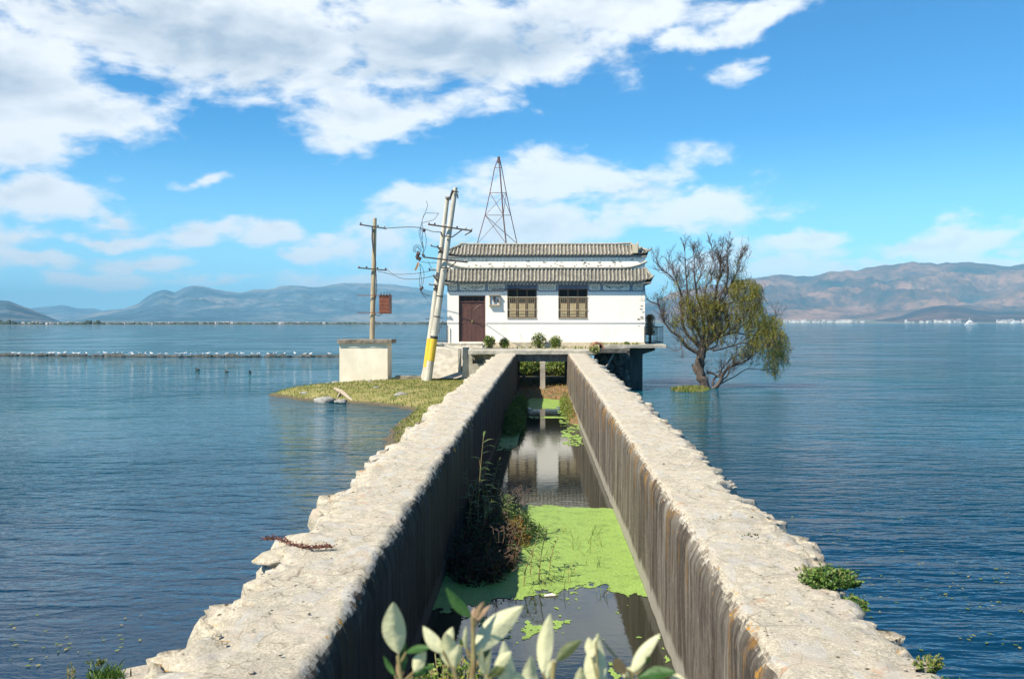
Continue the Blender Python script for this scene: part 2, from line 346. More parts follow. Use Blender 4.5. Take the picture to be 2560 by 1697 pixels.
m_grass = leafmat('bank_grass', [(0, (.08, .14, .02)), (.35, (.17, .24, .04)), (.65, (.32, .31, .08)), (1, (.44, .34, .15))], .7, .25)
m_green = leafmat('fresh_leaf', [(0, (.03, .08, .012)), (.5, (.08, .17, .025)), (1, (.2, .28, .06))], .5, .3)
m_bush = leafmat('bush_leaf', [(0, (.06, .12, .015)), (.5, (.14, .22, .03)), (.8, (.26, .3, .05)), (1, (.3, .22, .06))], .5, .3)
m_dry = leafmat('dry_weed', [(0, (.03, .012, .01)), (.4, (.06, .025, .018)), (.55, (.11, .055, .03)), (.65, (.03, .06, .02)), (1, (.08, .13, .035))], .8, .1)
m_reed = leafmat('reed_leaf', [(0, (.03, .07, .02)), (.6, (.09, .16, .04)), (1, (.3, .36, .12))], .5, .3)
m_tips = leafmat('autumn_leaf', [(0, (.16, .05, .015)), (.4, (.28, .12, .03)), (1, (.3, .26, .05))], .6, .3)
m_stem = simple('green_brown_stem', (.3, .27, .12), (.22, .15, .07), 30, .6)
m_soil = simple('bank_soil', (.2, .16, .09), (.13, .13, .05), 2.5, .95, .03)
def bigleaf(name, c1, c2):
    m, h, b, oc, ge = mat(name); tc = h.n('ShaderNodeTexCoord')
    c = h.mix(h.mr(h.noise(ge.outputs['Position'], 60, 5, .7), .35, .65), c1, c2)
    an = h.n('ShaderNodeAttribute', attribute_name='uvl'); sx_ = h.n('ShaderNodeSeparateXYZ'); h.put(an.outputs['Vector'], sx_.inputs[0]); av = h.m('ABSOLUTE', sx_.outputs[1])
    ve = h.m('SINE', h.m('MULTIPLY', h.m('SUBTRACT', sx_.outputs[0], h.m('MULTIPLY', av, .13)), 58.)); c = h.mix(h.mr(ve, .5, 1., 0, .3), c, tuple(x*.6 for x in c2))
    c = h.mix(h.mr(av, .1, .0, 0, .6), c, (.6, .58, .34)); c = h.mix(h.mr(h.noise(ge.outputs['Position'], 25, 5, .7), .55, .66, 0, .55), c, tuple(x*.62 for x in c2))
    c = h.mix(h.mr(sx_.outputs[0], .9, 1.0, 0, .6), c, (.32, .22, .1))
    back = h.mix(ge.outputs['Backfacing'], c, tuple(x*.85 for x in c2))
    setp(h, b, back, .5, h.bump(h.noise(ge.outputs['Position'], 180, 3), 1, .0012), spec=.3)
    t = h.n('ShaderNodeBsdfTranslucent'); h.put(c, t.inputs[0]); ms = h.n('ShaderNodeMixShader'); ms.inputs[0].default_value = .18
    m.node_tree.links.new(b.outputs[0], ms.inputs[1]); m.node_tree.links.new(t.outputs[0], ms.inputs[2])
    m.node_tree.links.new(ms.outputs[0], m.node_tree.nodes['Material Output'].inputs[0]); return m
m_pale = bigleaf('silvery_leaf', (.88, .85, .58), (.74, .73, .46))
m_lgreen = bigleaf('shrub_green_leaf', (.09, .2, .05), (.05, .13, .03))
m_olive = bigleaf('shrub_olive_leaf', (.2, .24, .11), (.12, .15, .06))
m_bud = bigleaf('tan_bud', (.55, .42, .28), (.45, .3, .18))
# ------------------------------------------------------------------ setting: water
mb = MB(); mb.add([(-17000, -350, 0), (17000, -350, 0), (17000, 18500, 0), (-17000, 18500, 0)], [(0, 1, 2, 3)])
tag(mb.build('lake', m_lake), kind='structure')
mb = MB(); mb.add([(-1.5, 1, .012), (1.5, 1, .012), (1.5, 52.5, .012), (-1.5, 52.5, .012)], [(0, 1, 2, 3)])
tag(mb.build('canal_water', m_canal), kind='structure')
# ------------------------------------------------------------------ mountains
def mtnmat(name, c1, c2, c3, sc_):
    m, h, b, oc, ge = mat(name); P = ge.outputs['Position']
    n = h.noise(h.mapv(P, (1, 1, 2.5)), sc_, 8, .62)
    c = h.ramp(n, [(.38, c1), (.5, c2), (.62, c3)])
    n2 = h.noise(P, sc_*7, 6, .7); c = h.mix(h.mr(n2, .5, .62, 0, .6), c, c1)
    setp(h, b, c, 1, h.bump(h.noise(P, sc_*3, 8, .65), .8, 60.), spec=0.); return m
m_mr = mtnmat('dry_mountain', (.01, .025, .04), (.1, .055, .05), (.26, .14, .1), .0028)
m_ml = mtnmat('wooded_mountain', (.03, .07, .1), (.06, .11, .15), (.2, .2, .2), .0016)
m_md = mtnmat('dark_hill', (.02, .02, .04), (.05, .035, .05), (.14, .08, .07), .003)
def rng(name, pts, r0, r1, m, amp=.14, nr=40, step=5, seed=0, freq=.0011):
    mb = MB(); x0, x1 = pts[0][0], pts[-1][0]; nx = int((x1-x0)/step)+1; rows = []
    for j in range(nr+7):
        t = j/nr; r = lerp(r0, r1, t)
        for i in range(nx):
            sx = x0+(x1-x0)*i/(nx-1); d = ray(sx, HOR); d.z = 0; d.normalize()
            hp = (HOR-prof(pts, sx))/F*r1
            x, y = d.x*r, d.y*r
            if t <= 1:
                rd = 1-abs(fbm(x*freq, y*freq, seed+3))
                sh = (t**.95)*(1-amp*1.6)+amp*1.6*t; sh *= 1 - amp*2.2*math.sin(math.pi*min(1, t))*(abs(fbm(x*freq, y*freq, seed, 7)))*2
                z = hp*max(0, sh)+hp*.10*math.sin(math.pi*t)*fbm(x*freq*4, y*freq*4, seed+9, 4)+hp*.03*fbm(x*freq*6, 0, seed, 4)*t
            else: z = hp*(1-(t-1)*3.5)
            mb.v.append((x, y, max(z-4 if t == 0 else z, -4)))
    for j in range(nr+6):
        for i in range(nx-1):
            a = j*nx+i; mb.f.append((a, a+1, a+nx+1, a+nx)); mb.mi.append(0)
    o = mb.build(name, m, smooth=True); return tag(o, kind='structure')
c6 = lambda L: [(x*.3635, 660+y*.3635) for x, y in L]
c7 = lambda L: [(1900+x*.279, 620+y*.279) for x, y in L]
c4 = lambda x, y: (1560+x*.2806, 560+y*.2806)
rng('near_left_hill', [(-700, 700), (-300, 735), (-100, 750)]+c6([(0, 262), (60, 265), (120, 285), (200, 310), (300, 345), (400, 385), (480, 408), (560, 424)]), 2600, 4600, m_ml, seed=2)
rng('distant_hills', [(-400, 800)]+c6([(100, 330), (200, 312), (300, 303), (440, 290), (540, 312), (650, 312), (760, 335), (1000, 380)]), 11500, 14200, m_ml, seed=5)
rng('main_mountain_range', c6([(350, 424), (480, 380), (600, 350), (700, 325), (850, 310), (950, 280), (1010, 235), (1060, 205), (1120, 185), (1160, 190), (1200, 205), (1260, 175), (1330, 158), (1400, 163), (1480, 180), (1550, 192), (1650, 200), (1740, 185), (1850, 175), (1950, 153), (2050, 152), (2150, 165), (2250, 150), (2366, 132)])+[(900, 708), (980, 710), (1060, 722), (1150, 745), (1300, 770), (1500, 790), (1700, 804)], 6000, 9500, m_ml, seed=11, nr=50)
mr = [(1480, 800), (1560, 775), (1613, 757), (1644, 751), (1678, 731), (1728, 721), (1807, 709), (1874, 697)]+c7([(0, 270), (180, 250), (430, 268), (600, 238), (780, 222), (860, 225), (950, 203), (1100, 180), (1250, 175), (1370, 160), (1500, 165), (1580, 180), (1700, 180), (1780, 168), (1950, 180), (2100, 200), (2220, 210), (2366, 197)])+[(2800, 670), (3200, 700)]
rng('dry_mountain_range', mr, 4600, 6600, m_mr, amp=.2, seed=21, nr=70, step=4, freq=.0016)
rng('dark_foothill', c7([(880, 664), (930, 652), (1250, 610), (1400, 560), (1550, 525), (1680, 515), (1800, 530), (1950, 560), (2100, 575), (2366, 578), (2800, 570), (3300, 600)]), 3500, 4300, m_md, amp=.1, seed=31)
# low far shores
m_shore = simple('far_shore_ground', (.14, .12, .1), (.08, .09, .06), .02, 1)
def shore(name, a, b, r0, r1, z0, z1):
    mb = MB(); n = 60
    for r, z in ((r0, -.5), (r0+5, z0), (r1, z1)):
        for i in range(n):
            sx = lerp(a, b, i/(n-1)); d = ray(sx, HOR); d.z = 0; d.normalize(); q = 1+.02*fbm(i*.3, 0)
            mb.v.append((d.x*r*q, d.y*r*q, z))
    for j in range(2):
        for i in range(n-1): k = j*n+i; mb.f.append((k, k+1, k+n+1, k+n)); mb.mi.append(0)
    tag(mb.build(name, m_shore), kind='structure')
shore('left_far_shore', -900, 1500, 1500, 6200, .5, 8)
shore('right_far_shore', 1500, 3300, 3300, 4700, 1.2, 14)
# ------------------------------------------------------------------ far towns
m_town = simple('town_white', (.62, .61, .59), (.42, .4, .38), .05, .8)
m_troof = simple('town_roof', (.35, .3, .28), (.25, .2, .2), .05, .8)
def townhouse():
    mb = MB(); mb.box(-.5, .5, -.4, .4, 0, .8); mb.cur = 1
    mb.add([(-.55, -.45, .8), (.55, -.45, .8), (.55, .45, .8), (-.55, .45, .8), (-.55, 0, 1.05), (.55, 0, 1.05)], [(0, 1, 5, 4), (2, 3, 4, 5), (0, 4, 3), (1, 2, 5), (0, 3, 2, 1)])
    return mb
th = None
def house_at(sx, r, w_, h_, label, group):
    global th
    d = ray(sx, HOR); d.z = 0; d.normalize()
    if th is None: th = townhouse().build('far_house', [m_town, m_troof]); o = th
    else: o = th.copy(); col.objects.link(o)
    o.location = (d.x*r, d.y*r, .3 if r < 2500 else 1 + max(0, r-3300)*.008); o.scale = (w_, w_, h_); o.rotation_euler.z = R.uniform(-.5, .5)
    tag(o, label, 'house', group)
for k in range(70):
    cx = R.choice([(10, 160), (60, 220), (300, 430), (430, 620), (530, 570), (660, 710), (700, 1050)]); sx = R.uniform(*cx)
    house_at(sx, R.uniform(1525, 1680), R.uniform(2.2, 5.5), R.uniform(2, 4.2), 'tiny pale house in the line of shore buildings across the lake at left', 'houses on the left far shore')
for k in range(120):
    a, b_ = R.choice([(1962, 2012), (1985, 2065), (2070, 2150), (2100, 2160), (1990, 2060), (2260, 2400), (2300, 2410), (2490, 2560), (2500, 2600)])
    house_at(R.uniform(a, b_), R.uniform(3310, 3480), R.uniform(5, 13), R.uniform(4, 11), 'tiny white building of the waterfront town below the dry mountains', 'buildings of the town on the right far shore')
# shoreline trees: mass of foliage lumps
m_fartree = simple('far_tree_green', (.03, .05, .03), (.05, .07, .04), .05, 1)
mb = MB()
for k in range(330):
    sx = R.uniform(-60, 1250); d = ray(sx, HOR); d.z = 0; d.normalize(); r = R.uniform(1510, 1560); hgt = R.uniform(.9, 2.7)*(1.9 if 215 < sx < 250 or 0 < sx < 50 else 1)
    mb.ball((d.x*r, d.y*r, hgt*.4), (R.uniform(2, 6), 3, hgt), 7, 5, .5, k)
tag(mb.build('shoreline_trees', m_fartree), 'dark low tree line along the left far shore', 'trees', kind='stuff')
# ------------------------------------------------------------------ boats
def boat(sx, sy, Y, L, label):
    p = at(sx, sy, Y); r = empty('white_yacht', (p.x, Y, 0), label, 'boat', 'yachts on the lake')
    s = L/17.
    def T(x, y, z): return (p.x+x*s, Y+y*s, z*s)
    mb = MB(); st = []
    for x, wd, zd in ((-8.5, 2.1, 1.5), (-4, 2.5, 1.6), (2, 2.4, 1.9), (6, 1.5, 2.4), (9, .1, 2.9)):
        st.append([T(x, -wd, zd), T(x-.4*(x > 5), -wd*.75, -.3), T(x-.4*(x > 5), wd*.75, -.3), T(x, wd, zd)])
    vs = [q for a in st for q in a]; fs = []
    for i in range(4):
        for k in range(3): a = i*4+k; fs.append((a, a+1, a+5, a+4))
        fs.append((i*4+3, i*4, i*4+4, i*4+7))
    fs += [(0, 1, 2, 3)]; mb.add(vs, fs); mb.build('hull', m_bwhite, r)
    mb = MB(); vs = [T(-6.5, -1.9, 1.6), T(4, -1.7, 1.6), T(4, 1.7, 1.6), T(-6.5, 1.9, 1.6), T(-6, -1.6, 4.2), T(1.6, -1.4, 4.2), T(1.6, 1.4, 4.2), T(-6, 1.6, 4.2)]
    mb.add(vs, [(0, 1, 5, 4), (1, 2, 6, 5), (2, 3, 7, 6), (3, 0, 4, 7), (4, 5, 6, 7)])
    vs = [T(-4.5, -1.3, 4.2), T(.4, -1.3, 4.2), T(.4, 1.3, 4.2), T(-4.5, 1.3, 4.2), T(-4.2, -1.1, 6), T(-1, -1.1, 6), T(-1, 1.1, 6), T(-4.2, 1.1, 6)]
    mb.add(vs, [(0, 1, 5, 4), (1, 2, 6, 5), (2, 3, 7, 6), (3, 0, 4, 7), (4, 5, 6, 7)]); mb.build('cabin', m_bwhite, r)
    mb = MB(); mb.add([T(-5, -1.86, 2.5), T(3, -1.7, 2.5), T(2.4, -1.6, 3.5), T(-5, -1.72, 3.5)], [(0, 1, 2, 3)]); mb.build('cabin_window', m_glass, r)
    mb = MB(); mb.tube([T(-2.6, 0, 6), T(-2.8, 0, 9.5)], .16*s, 5); mb.tube([T(-2.7, -.9, 8), T(-2.7, .9, 8)], .1*s, 4); mb.build('mast', m_bwhite, r)
boat(2429, 809, 1340, 17, 'white yacht with stepped cabin, the nearer of the two boats at right')
boat(2538, 808, 2200, 19, 'smaller looking white yacht cut close to the right edge of the photo')
# ------------------------------------------------------------------ floating boom, gulls, coots
m_boom = simple('boom_weed', (.04, .045, .04), (.1, .1, .09), 2, .9, .05)
bl = gd(-60, 826).x; br = gd(772, 828).x; YB = 100.
mb = MB(); pts = []; n = 330
bp = lambda t: Vector((lerp(-58, -17.5, t), 101.5-2.5*t+.5*math.sin(t*9), 0))
for i in range(n):
    t = i/(n-1); p = bp(t); q = fbm(t*30, 2.2); gap = sstep(.0, .25, abs(t-.735)*20)
    p.z = .02; pts.append((p, (.08+.2*max(0, .55+q*1.1))*gap+.015))
mb.tube([p for p, r in pts], [r for p, r in pts], 6)
for k in range(260):
    t = R.random(); p = bp(t); 
    if abs(t-.735) < .014: continue
    mb.ball((p.x, p.y+R.uniform(-.3, .3), R.uniform(-.03, .1)), (R.uniform(.1, .45), .15, R.uniform(.05, .17)), 6, 4, .6, k)
tag(mb.build('floating_boom', m_boom), 'dark lumpy floating boom of nets and weed stretched across the left water', 'boom')
def gull_mesh():
    mb = MB(); mb.ball((0, 0, .19), (.2, .09, .085), 8, 6); mb.ball((.17, 0, .31), (.06, .05, .055), 7, 5)
    mb.tube([(.12, 0, .22), (.17, 0, .3)], [.06, .045], 6); mb.tube([(-.15, 0, .2), (-.3, 0, .19)], [.06, .015], 5); mb.tube([(.22, 0, .31), (.28, 0, .3)], [.014, .004], 4)
    mb.tube([(.02, .03, 0), (.02, .03, .14)], .008, 4); mb.tube([(.02, -.03, 0), (.02, -.03, .14)], .008, 4); return mb
g0 = None
gx = [(35, 625), (72, 622), (167, 625), (235, 632), (290, 628), (318, 628), (355, 622), (400, 630), (469, 622), (503, 628), (755, 632), (792, 622), (827, 625), (903, 622), (958, 626), (1000, 622), (996, 632), (1042, 624), (1220, 630), (1248, 632), (1282, 624), (1324, 620), (1360, 626), (1405, 634), (1440, 628), (1566, 626), (1637, 632), (1672, 636), (1741, 632), (1780, 634), (1846, 624), (1884, 622), (2030, 640), (2098, 634), (2140, 642), (2270, 634), (560, 634), (650, 634), (700, 636), (890, 634), (1100, 636), (1150, 636), (1500, 640), (1900, 638), (1960, 640)]
names = []
for i, (cx, cy) in enumerate(gx):
    sx = cx*.3635; sy = 660+cy*.3635
    a = at(sx, sy, 100.); t = (a.x+58)/40.5; p = bp(t)
    if g0 is None: o = gull_mesh().build('gull', m_bwhite, smooth=True); g0 = o
    else: o = g0.copy(); col.objects.link(o)
    o.location = (a.x, p.y, .10+R.uniform(0, .12)); o.rotation_euler.z = R.uniform(0, 6.28); s_ = R.uniform(.7, .95); o.scale = (s_, s_, s_)
    tag(o, 'small white gull perched in the row on the dark floating boom', 'bird', 'gulls perched on the boom')
cm = None
for (cx, cy), lb in zip([(1360, 730), (1558, 742), (1720, 748)], ['leftmost of three dark coots swimming in front of the boom', 'middle one of three dark coots swimming in front of the boom', 'dark coot nearest the electricity box on open water']):
    p = gz(cx*.3635, 660+cy*.3635)
    if cm is None:
        mb = MB(); mb.ball((0, 0, .04), (.17, .09, .08), 7, 5); mb.ball((.13, 0, .17), .045, 6, 4); mb.tube([(.1, 0, .08), (.13, 0, .17)], [.04, .03], 5); cm = o = mb.build('coot', m_blk, smooth=True)
    else: o = cm.copy(); col.objects.link(o)
    o.location = p; o.rotation_euler.z = R.uniform(0, 6); tag(o, lb, 'bird', 'coots on the water')
# ------------------------------------------------------------------ canal walls
HW = [(3, 1.3), (8, 1.32), (15, 1.34), (20, 1.31), (26, 1.29), (34, 1.25), (48, 1.2), (60, 1.2)]
TOP = [(2, 1.42), (5.7, 1.46), (9, 1.56), (13, 1.6), (18, 1.66), (25, 1.77), (34, 1.86), (48, 2.0), (60, 2.0)]
def ridge_noise(y, s):
    return fbm(y*.9, s*7.3, 0, 5)
def stone(x, y, z, sc_=3.2):
    d, pts = mn.voronoi(Vector((x*sc_, y*sc_, z*sc_))); return d[1]-d[0], d[0], pts[0]
def wall(s, name, label):
    mb = MB(); ys = []; y = 2.6
    while y < 48.3: ys.append(y); y += max(.022, .0042*y)
    ncol = None
    for y in ys:
        hw = prof(HW, y); T = prof(TOP, y)+.03*fbm(y*.4, s*3)
        ie = .05*fbm(y*1.1, s*5.)+.03*fbm(y*4, s*9.)            # inner lip wander
        oe = hw+1.02+.10*fbm(y*.55, s*11.)                      # outer lip
        e1, c1, p1 = stone(0, y, s*4, 2.6); e2, c2, p2 = stone(3, y, s*9, 5.5)
        oe += .10*(mn.cell(Vector((p1[0]*9.1, p1[1]*7.7, s)))-.5)+.09*(sstep(0, .45, e1)-.5)+.05*(sstep(0, .4, e2)-.5)
        row = []
        for z in (-.4, 0, .08, .16, .25, .4, .6, .85, 1.1): 
            zz = min(z, T-.3); row.append((hw+.012*fbm(y*2, zz*2, s), zz))
        for a in (0, .2, .4, .55, .7, .85, 1.):
            an = a*math.pi/2; rr = .11+.05*fbm(y*1.7, s*2.2)
            row.append((hw+ie*a**.5*.8+rr*(1-math.cos(an)), T-rr+rr*math.sin(an)-.10*(1-a)))
        n0 = row[-1][0]; nt = 26
        for i in range(1, nt+1):
            t = i/nt; row.append((lerp(n0, oe-.06, t), T))
        row += [(oe-.02, T-.035), (oe, T-.1), (oe+.02, T-.2), (oe+.03, T-.34), (oe+.04, T-.55), (oe+.05, T-.8), (oe+.08, .4), (oe+.1, 0), (oe+.1, -.4)]
        ncol = len(row)
        for i, (x, z) in enumerate(row):
            if i >= 9:
                u = (x-hw)/1.05; q = fbm(x*2.2, y*2.2, s*3.+z, 6)
                if i < 16: dz = .016*q; dx = .014*fbm(x*6, y*6, z*6+s)
                else:
                    e, d0, pp = stone(x, y, z*.6+s*20, 3.4)
                    lump = (sstep(0, .35, e)-.4); wgt = .012+.05*sstep(.5, 1., u)
                    cellr = mn.cell(Vector((pp[0]*5.3, pp[1]*8.1, pp[2]*3)))-.5
                    dz = .016*q+wgt*.65*lump+cellr*.03*sstep(.6, 1, u)-.05*sstep(.75, 1.05, u)*(1 if i > 35 else .4)
                    if i > 41: dz = 0
                    dx = .03*lump if i > 38 else 0
                    if i > 41: e, d0, pp = stone(1, y, z, 3.); dx = .09*(sstep(0, .3, e)-.5)
                x += dx; z += dz
            mb.v.append((s*x, y, z))
    for j in range(len(ys)-1):
        for i in range(ncol-1):
            a = j*ncol+i; mb.f.append((a, a+1, a+ncol+1, a+ncol) if s < 0 else (a, a+ncol, a+ncol+1, a+1)); mb.mi.append(0)
    mb.f.append(tuple(range(ncol))); mb.mi.append(0); k = (len(ys)-1)*ncol; mb.f.append(tuple(range(k, k+ncol))); mb.mi.append(0)
    # stones sitting proud along the outer lip
    y = 3.2; k = 0
    while y < 40:
        hw = prof(HW, y); T = prof(TOP, y)
        if R.random() < .04:
            sz = R.uniform(.05, .15); mb.ball((s*(hw+1.0+.1*fbm(y*.55, s*11.)+R.uniform(-.14, .1)), y, T-sz*.6+R.uniform(-.05, .0)), (sz*R.uniform(1, 1.9), sz*R.uniform(1.2, 2.4), sz*R.uniform(.5, .75)), 14, 10, .35, k+s*50)
        y += R.uniform(.12, .35)*(1+y*.02); k += 1
    for k in range(40):
        y = R.uniform(3.5, 14)**1.0; hw = prof(HW, y); sz = R.uniform(.008, .018); T = prof(TOP, y)
        mb.ball((s*(hw+R.uniform(.25, .95)), y, T-sz*.2), (sz*1.3, sz*1.2, sz*.6), 7, 5, .5, k)
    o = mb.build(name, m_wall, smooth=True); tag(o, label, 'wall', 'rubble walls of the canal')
    return o
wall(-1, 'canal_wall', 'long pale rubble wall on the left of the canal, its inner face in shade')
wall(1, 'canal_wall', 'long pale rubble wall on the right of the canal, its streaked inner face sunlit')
# ------------------------------------------------------------------ banks
m_bank, h, b, oc, ge = mat('grassy_ground'); P = ge.outputs['Position']
c = h.ramp(h.noise(P, 1.2, 7, .7), [(.35, (.12, .15, .03)), (.5, (.24, .22, .07)), (.65, (.33, .27, .12))])
sp = h.n('ShaderNodeSeparateXYZ'); h.put(P, sp.inputs[0]); c = h.mix(h.mr(sp.outputs[2], .16, .04), c, (.1, .08, .05))
setp(h, b, c, .95, h.bump(h.noise(P, 12, 5), 1, .06))
poly = [gd(*q) for q in [(625, 914), (700, 925), (780, 930), (850, 933), (905, 939), (952, 946), (950, 956), (925, 972), (897, 997), (884, 1035), (895, 1100)]]
poly = [(p.x, p.y) for p in poly]+[(1.0, 22), (1.0, 49), (3.6, 50), (5.5, 76), (-8, 76), (-6, 58), (-8.5, 56), (-10.2, 54), (-11.8, 50.5), (-13.2, 48.2)]
def sdist(x, y):
    ins = False; md = 1e9; n = len(poly)
    for i in range(n):
        x1, y1 = poly[i]; x2, y2 = poly[(i+1) % n]
        if (y1 > y) != (y2 > y) and x < (x2-x1)*(y-y1)/(y2-y1)+x1: ins = not ins
        dx, dy = x2-x1, y2-y1; t = max(0, min(1, ((x-x1)*dx+(y-y1)*dy)/(dx*dx+dy*dy))); md = min(md, math.hypot(x-x1-t*dx, y-y1-t*dy))
    return md if ins else -md
def bz(x, y):
    d = sdist(x, y)+.22*fbm(x*1.3, y*1.3); cap = .6 if y > 40 else .6*max(.25, (y-24)/16)
    if d < 0: return max(-.5, d*.5)
    return cap*(1-math.exp(-d/1.5))+.05*fbm(x*1.5, y*1.5)*min(1, d)+.02
mb = MB(); nx, ny = 90, 230; X0, X1, Y0, Y1 = -14.5, 6, 25, 77
for j in range(ny+1):
    for i in range(nx+1):
        x = lerp(X0, X1, i/nx); y = lerp(Y0, Y1, j/ny); z = bz(x, y)
        if y > 49 and x > -1.8: z = min(z, .42-.34*sstep(55, 58, y))
        mb.v.append((x, y, z))
for j in range(ny):
    for i in range(nx):
        a = j*(nx+1)+i; x = lerp(X0, X1, (i+1)/nx); y = lerp(Y0, Y1, j/ny)
        if x > -1.75 and y < 49.5: continue
        mb.f.append((a, a+1, a+nx+2, a+nx+1)); mb.mi.append(0)
tag(mb.build('grassy_bank', m_bank, smooth=True), kind='structure')
def blade(mb, p, hgt, wd, lean=.5, seg=1):
    a = R.uniform(0, 6.283); l = R.uniform(.1, lean)*hgt; b_ = R.uniform(0, 6.283); u = Vector((math.cos(b_), math.sin(b_), 0))*wd/2
    d = Vector((math.cos(a)*l, math.sin(a)*l, hgt)); p = Vector(p); o = len(mb.v)
    mid = p+d*.55+Vector((0, 0, hgt*.08))
    for q in (p-u, p+u, mid+u*.7, mid-u*.7, p+d): mb.v.append(tuple(q))
    mb.f += [(o, o+1, o+2, o+3), (o+3, o+2, o+4)]; mb.mi += [mb.cur]*2
mb = MB(); k = 0
while k < 24000:
    x = R.uniform(-13.5, -2.1); y = R.uniform(26, 55); z = bz(x, y)
    if z < .05: continue
    if -10.4 < x < -7.7 and 50 < y < 51.5: continue
    if fbm(x*.8, y*.8, 4) < -.35 and R.random() < .7: k += 1; continue
    blade(mb, (x, y, z-.01), R.uniform(.03, .11), R.uniform(.015, .035)); k += 1
tag(mb.build('bank_grass', m_grass), 'short green and straw coloured grass covering the left bank', 'grass', kind='stuff')
# canal-end bank
m_cb, h, b, oc, ge = mat('reddish_mud'); P = ge.outputs['Position']
c = h.ramp(h.noise(P, 2.4, 7, .7), [(.35, (.1, .11, .03)), (.5, (.2, .12, .06)), (.65, (.3, .17, .09))]); setp(h, b, c, .95, h.bump(h.noise(P, 15, 5), 1, .05))
mb = MB(); nx, ny = 26, 60
def cz(x, y): 
    e = 44.6-1.0*max(0, x)*1.6+fbm(x*1.1, 3.)*.8
    base = .45*sstep(e, e+5.5, y)-.04
    if x > .7: base = max(base, .16*sstep(33.5, 35.5, y)*sstep(.75, 1.1, x+.25*fbm(y*.8, 1.))-.03)
    return base+.03*fbm(x*3, y*3)
for j in range(ny+1):
    for i in range(nx+1):
        x = lerp(-1.35, 1.35, i/nx); y = lerp(32, 56, j/ny); mb.v.append((x, y, cz(x, y)))
for j in range(ny):
    for i in range(nx): a = j*(nx+1)+i; mb.f.append((a, a+1, a+nx+2, a+nx+1)); mb.mi.append(0)
tag(mb.build('canal_mud_bank', m_cb, smooth=True), kind='structure')
mb = MB()
for k in range(1800):
    x = R.uniform(-1.15, 1.2); y = R.uniform(34, 50); z = cz(x, y)
    if z > .02: blade(mb, (x, y, z-.01), R.uniform(.05, .16), .035)
tag(mb.build('canal_bank_grass', leafmat('rusty_grass', [(0, (.1, .14, .03)), (.4, (.2, .24, .05)), (.7, (.38, .2, .07)), (1, (.3, .16, .08))], .7, .2)), 'rusty and green low plants on the mud at the house end of the canal', 'grass', kind='stuff')
# ------------------------------------------------------------------ duckweed
def duck(name, label, fn, x0, x1, y0, y1, cs):
    mb = MB(); idx = {}; nx = int((x1-x0)/cs); ny = int((y1-y0)/(cs*1.6))
    def vid(i, j):
        if (i, j) not in idx: 
            idx[(i, j)] = len(mb.v); mb.v.append((x0+i*cs+R.uniform(-.3, .3)*cs, y0+j*cs*1.6+R.uniform(-.4, .4)*cs, .017+.003*mn.noise(Vector((i*.4, j*.4, 0)))))
        return idx[(i, j)]
    for j in range(ny):
        for i in range(nx):
            if fn(x0+i*cs, y0+j*cs*1.6): mb.f.append((vid(i, j), vid(i+1, j), vid(i+1, j+1), vid(i, j+1))); mb.mi.append(0)
    tag(mb.build(name, m_duck), label, 'duckweed', kind='stuff')
def f1(x, y):
    q = fbm(x*2.2, y*1.2, 1.)*.8+fbm(x*9, y*5, 5.)*.6
    yn = 12.35+.55*math.sin(x*1.7+.5)+(1.5 if x < -.3 else 0)*0
    far_ = 18.9-.25*x+.15*fbm(x*3, 0)
    if y > far_: return False
    if y > yn: return sstep(yn-.1, yn+.9, y)*1.6+q > .35
    return (y > 9.0) and q > .42+.22*(yn-y)/3
duck('duckweed_mat', 'bright green duckweed mat covering the canal behind the pale-leaved shrub', f1, -1.34, 1.34, 9, 19.3, .02)
def f2(x, y):
    q = fbm(x*1.6, y*.5, 3.)+.6*fbm(x*7, y*3, 8.)
    d = 1-((x-0.05)/1.15)**2-((y-43)/3.0)**2; return d+q*.5 > .12 or (x > .55 and 28 < y < 45 and q > .12) or (x < -.75 and 27 < y < 40 and q > -.05) or (abs(y-36.5) < .35 and x > -.5 and q > -.3)
duck('duckweed_patch', 'far green duckweed patches on the canal below the bridge opening', f2, -1.25, 1.25, 26, 46.3, .045)
# ------------------------------------------------------------------ house
YH = 53.0; sH = F/YH
def hx(cx): return at(1080+cx*.262, 805.5, YH).x
def hz(cy): return at(1356, 580+cy*.262, YH).z
HX0, HX1 = hx(147), hx(2032); HY1 = 59.5; ZB = 2.12
house = empty('white_house', ((HX0+HX1)/2, YH, ZB), 'white limewashed pump house with two tiers of grey tiled eaves at the canal end', 'house')
dX0, dX1, dZ0, dZ1 = hx(255), hx(510), hz(1048), hz(605)
WN = [(hx(718), hx(1000)), (hx(1205), hx(1485))]; wZ0, wZ1 = hz(828), hz(542)
ZT = hz(225)
def wall_open(mb, x0, x1, z0, z1, y, ops, depth=.22):
    xs = sorted({x0, x1, *[o[0] for o in ops], *[o[1] for o in ops]}); zs = sorted({z0, z1, *[o[2] for o in ops], *[o[3] for o in ops]})
    for a, b_ in zip(xs, xs[1:]):
        for c_, d_ in zip(zs, zs[1:]):
            mx_, mz_ = (a+b_)/2, (c_+d_)/2
            if any(o[0] < mx_ < o[1] and o[2] < mz_ < o[3] for o in ops): continue
            mb.add([(a, y, c_), (b_, y, c_), (b_, y, d_), (a, y, d_)], [(0, 1, 2, 3)])
    for (a, b_, c_, d_) in ops:
        q = [(a, c_), (b_, c_), (b_, d_), (a, d_)]
        for i in range(4):
            p, r = q[i], q[(i+1) % 4]; mb.add([(p[0], y, p[1]), (r[0], y, r[1]), (r[0], y+depth, r[1]), (p[0], y+depth, p[1])], [(3, 2, 1, 0)])
mb = MB(); ops = [(dX0, dX1, dZ0, dZ1)]+[(a, b_, wZ0, wZ1) for a, b_ in WN]
wall_open(mb, HX0, HX1, ZB, ZT, YH, ops)
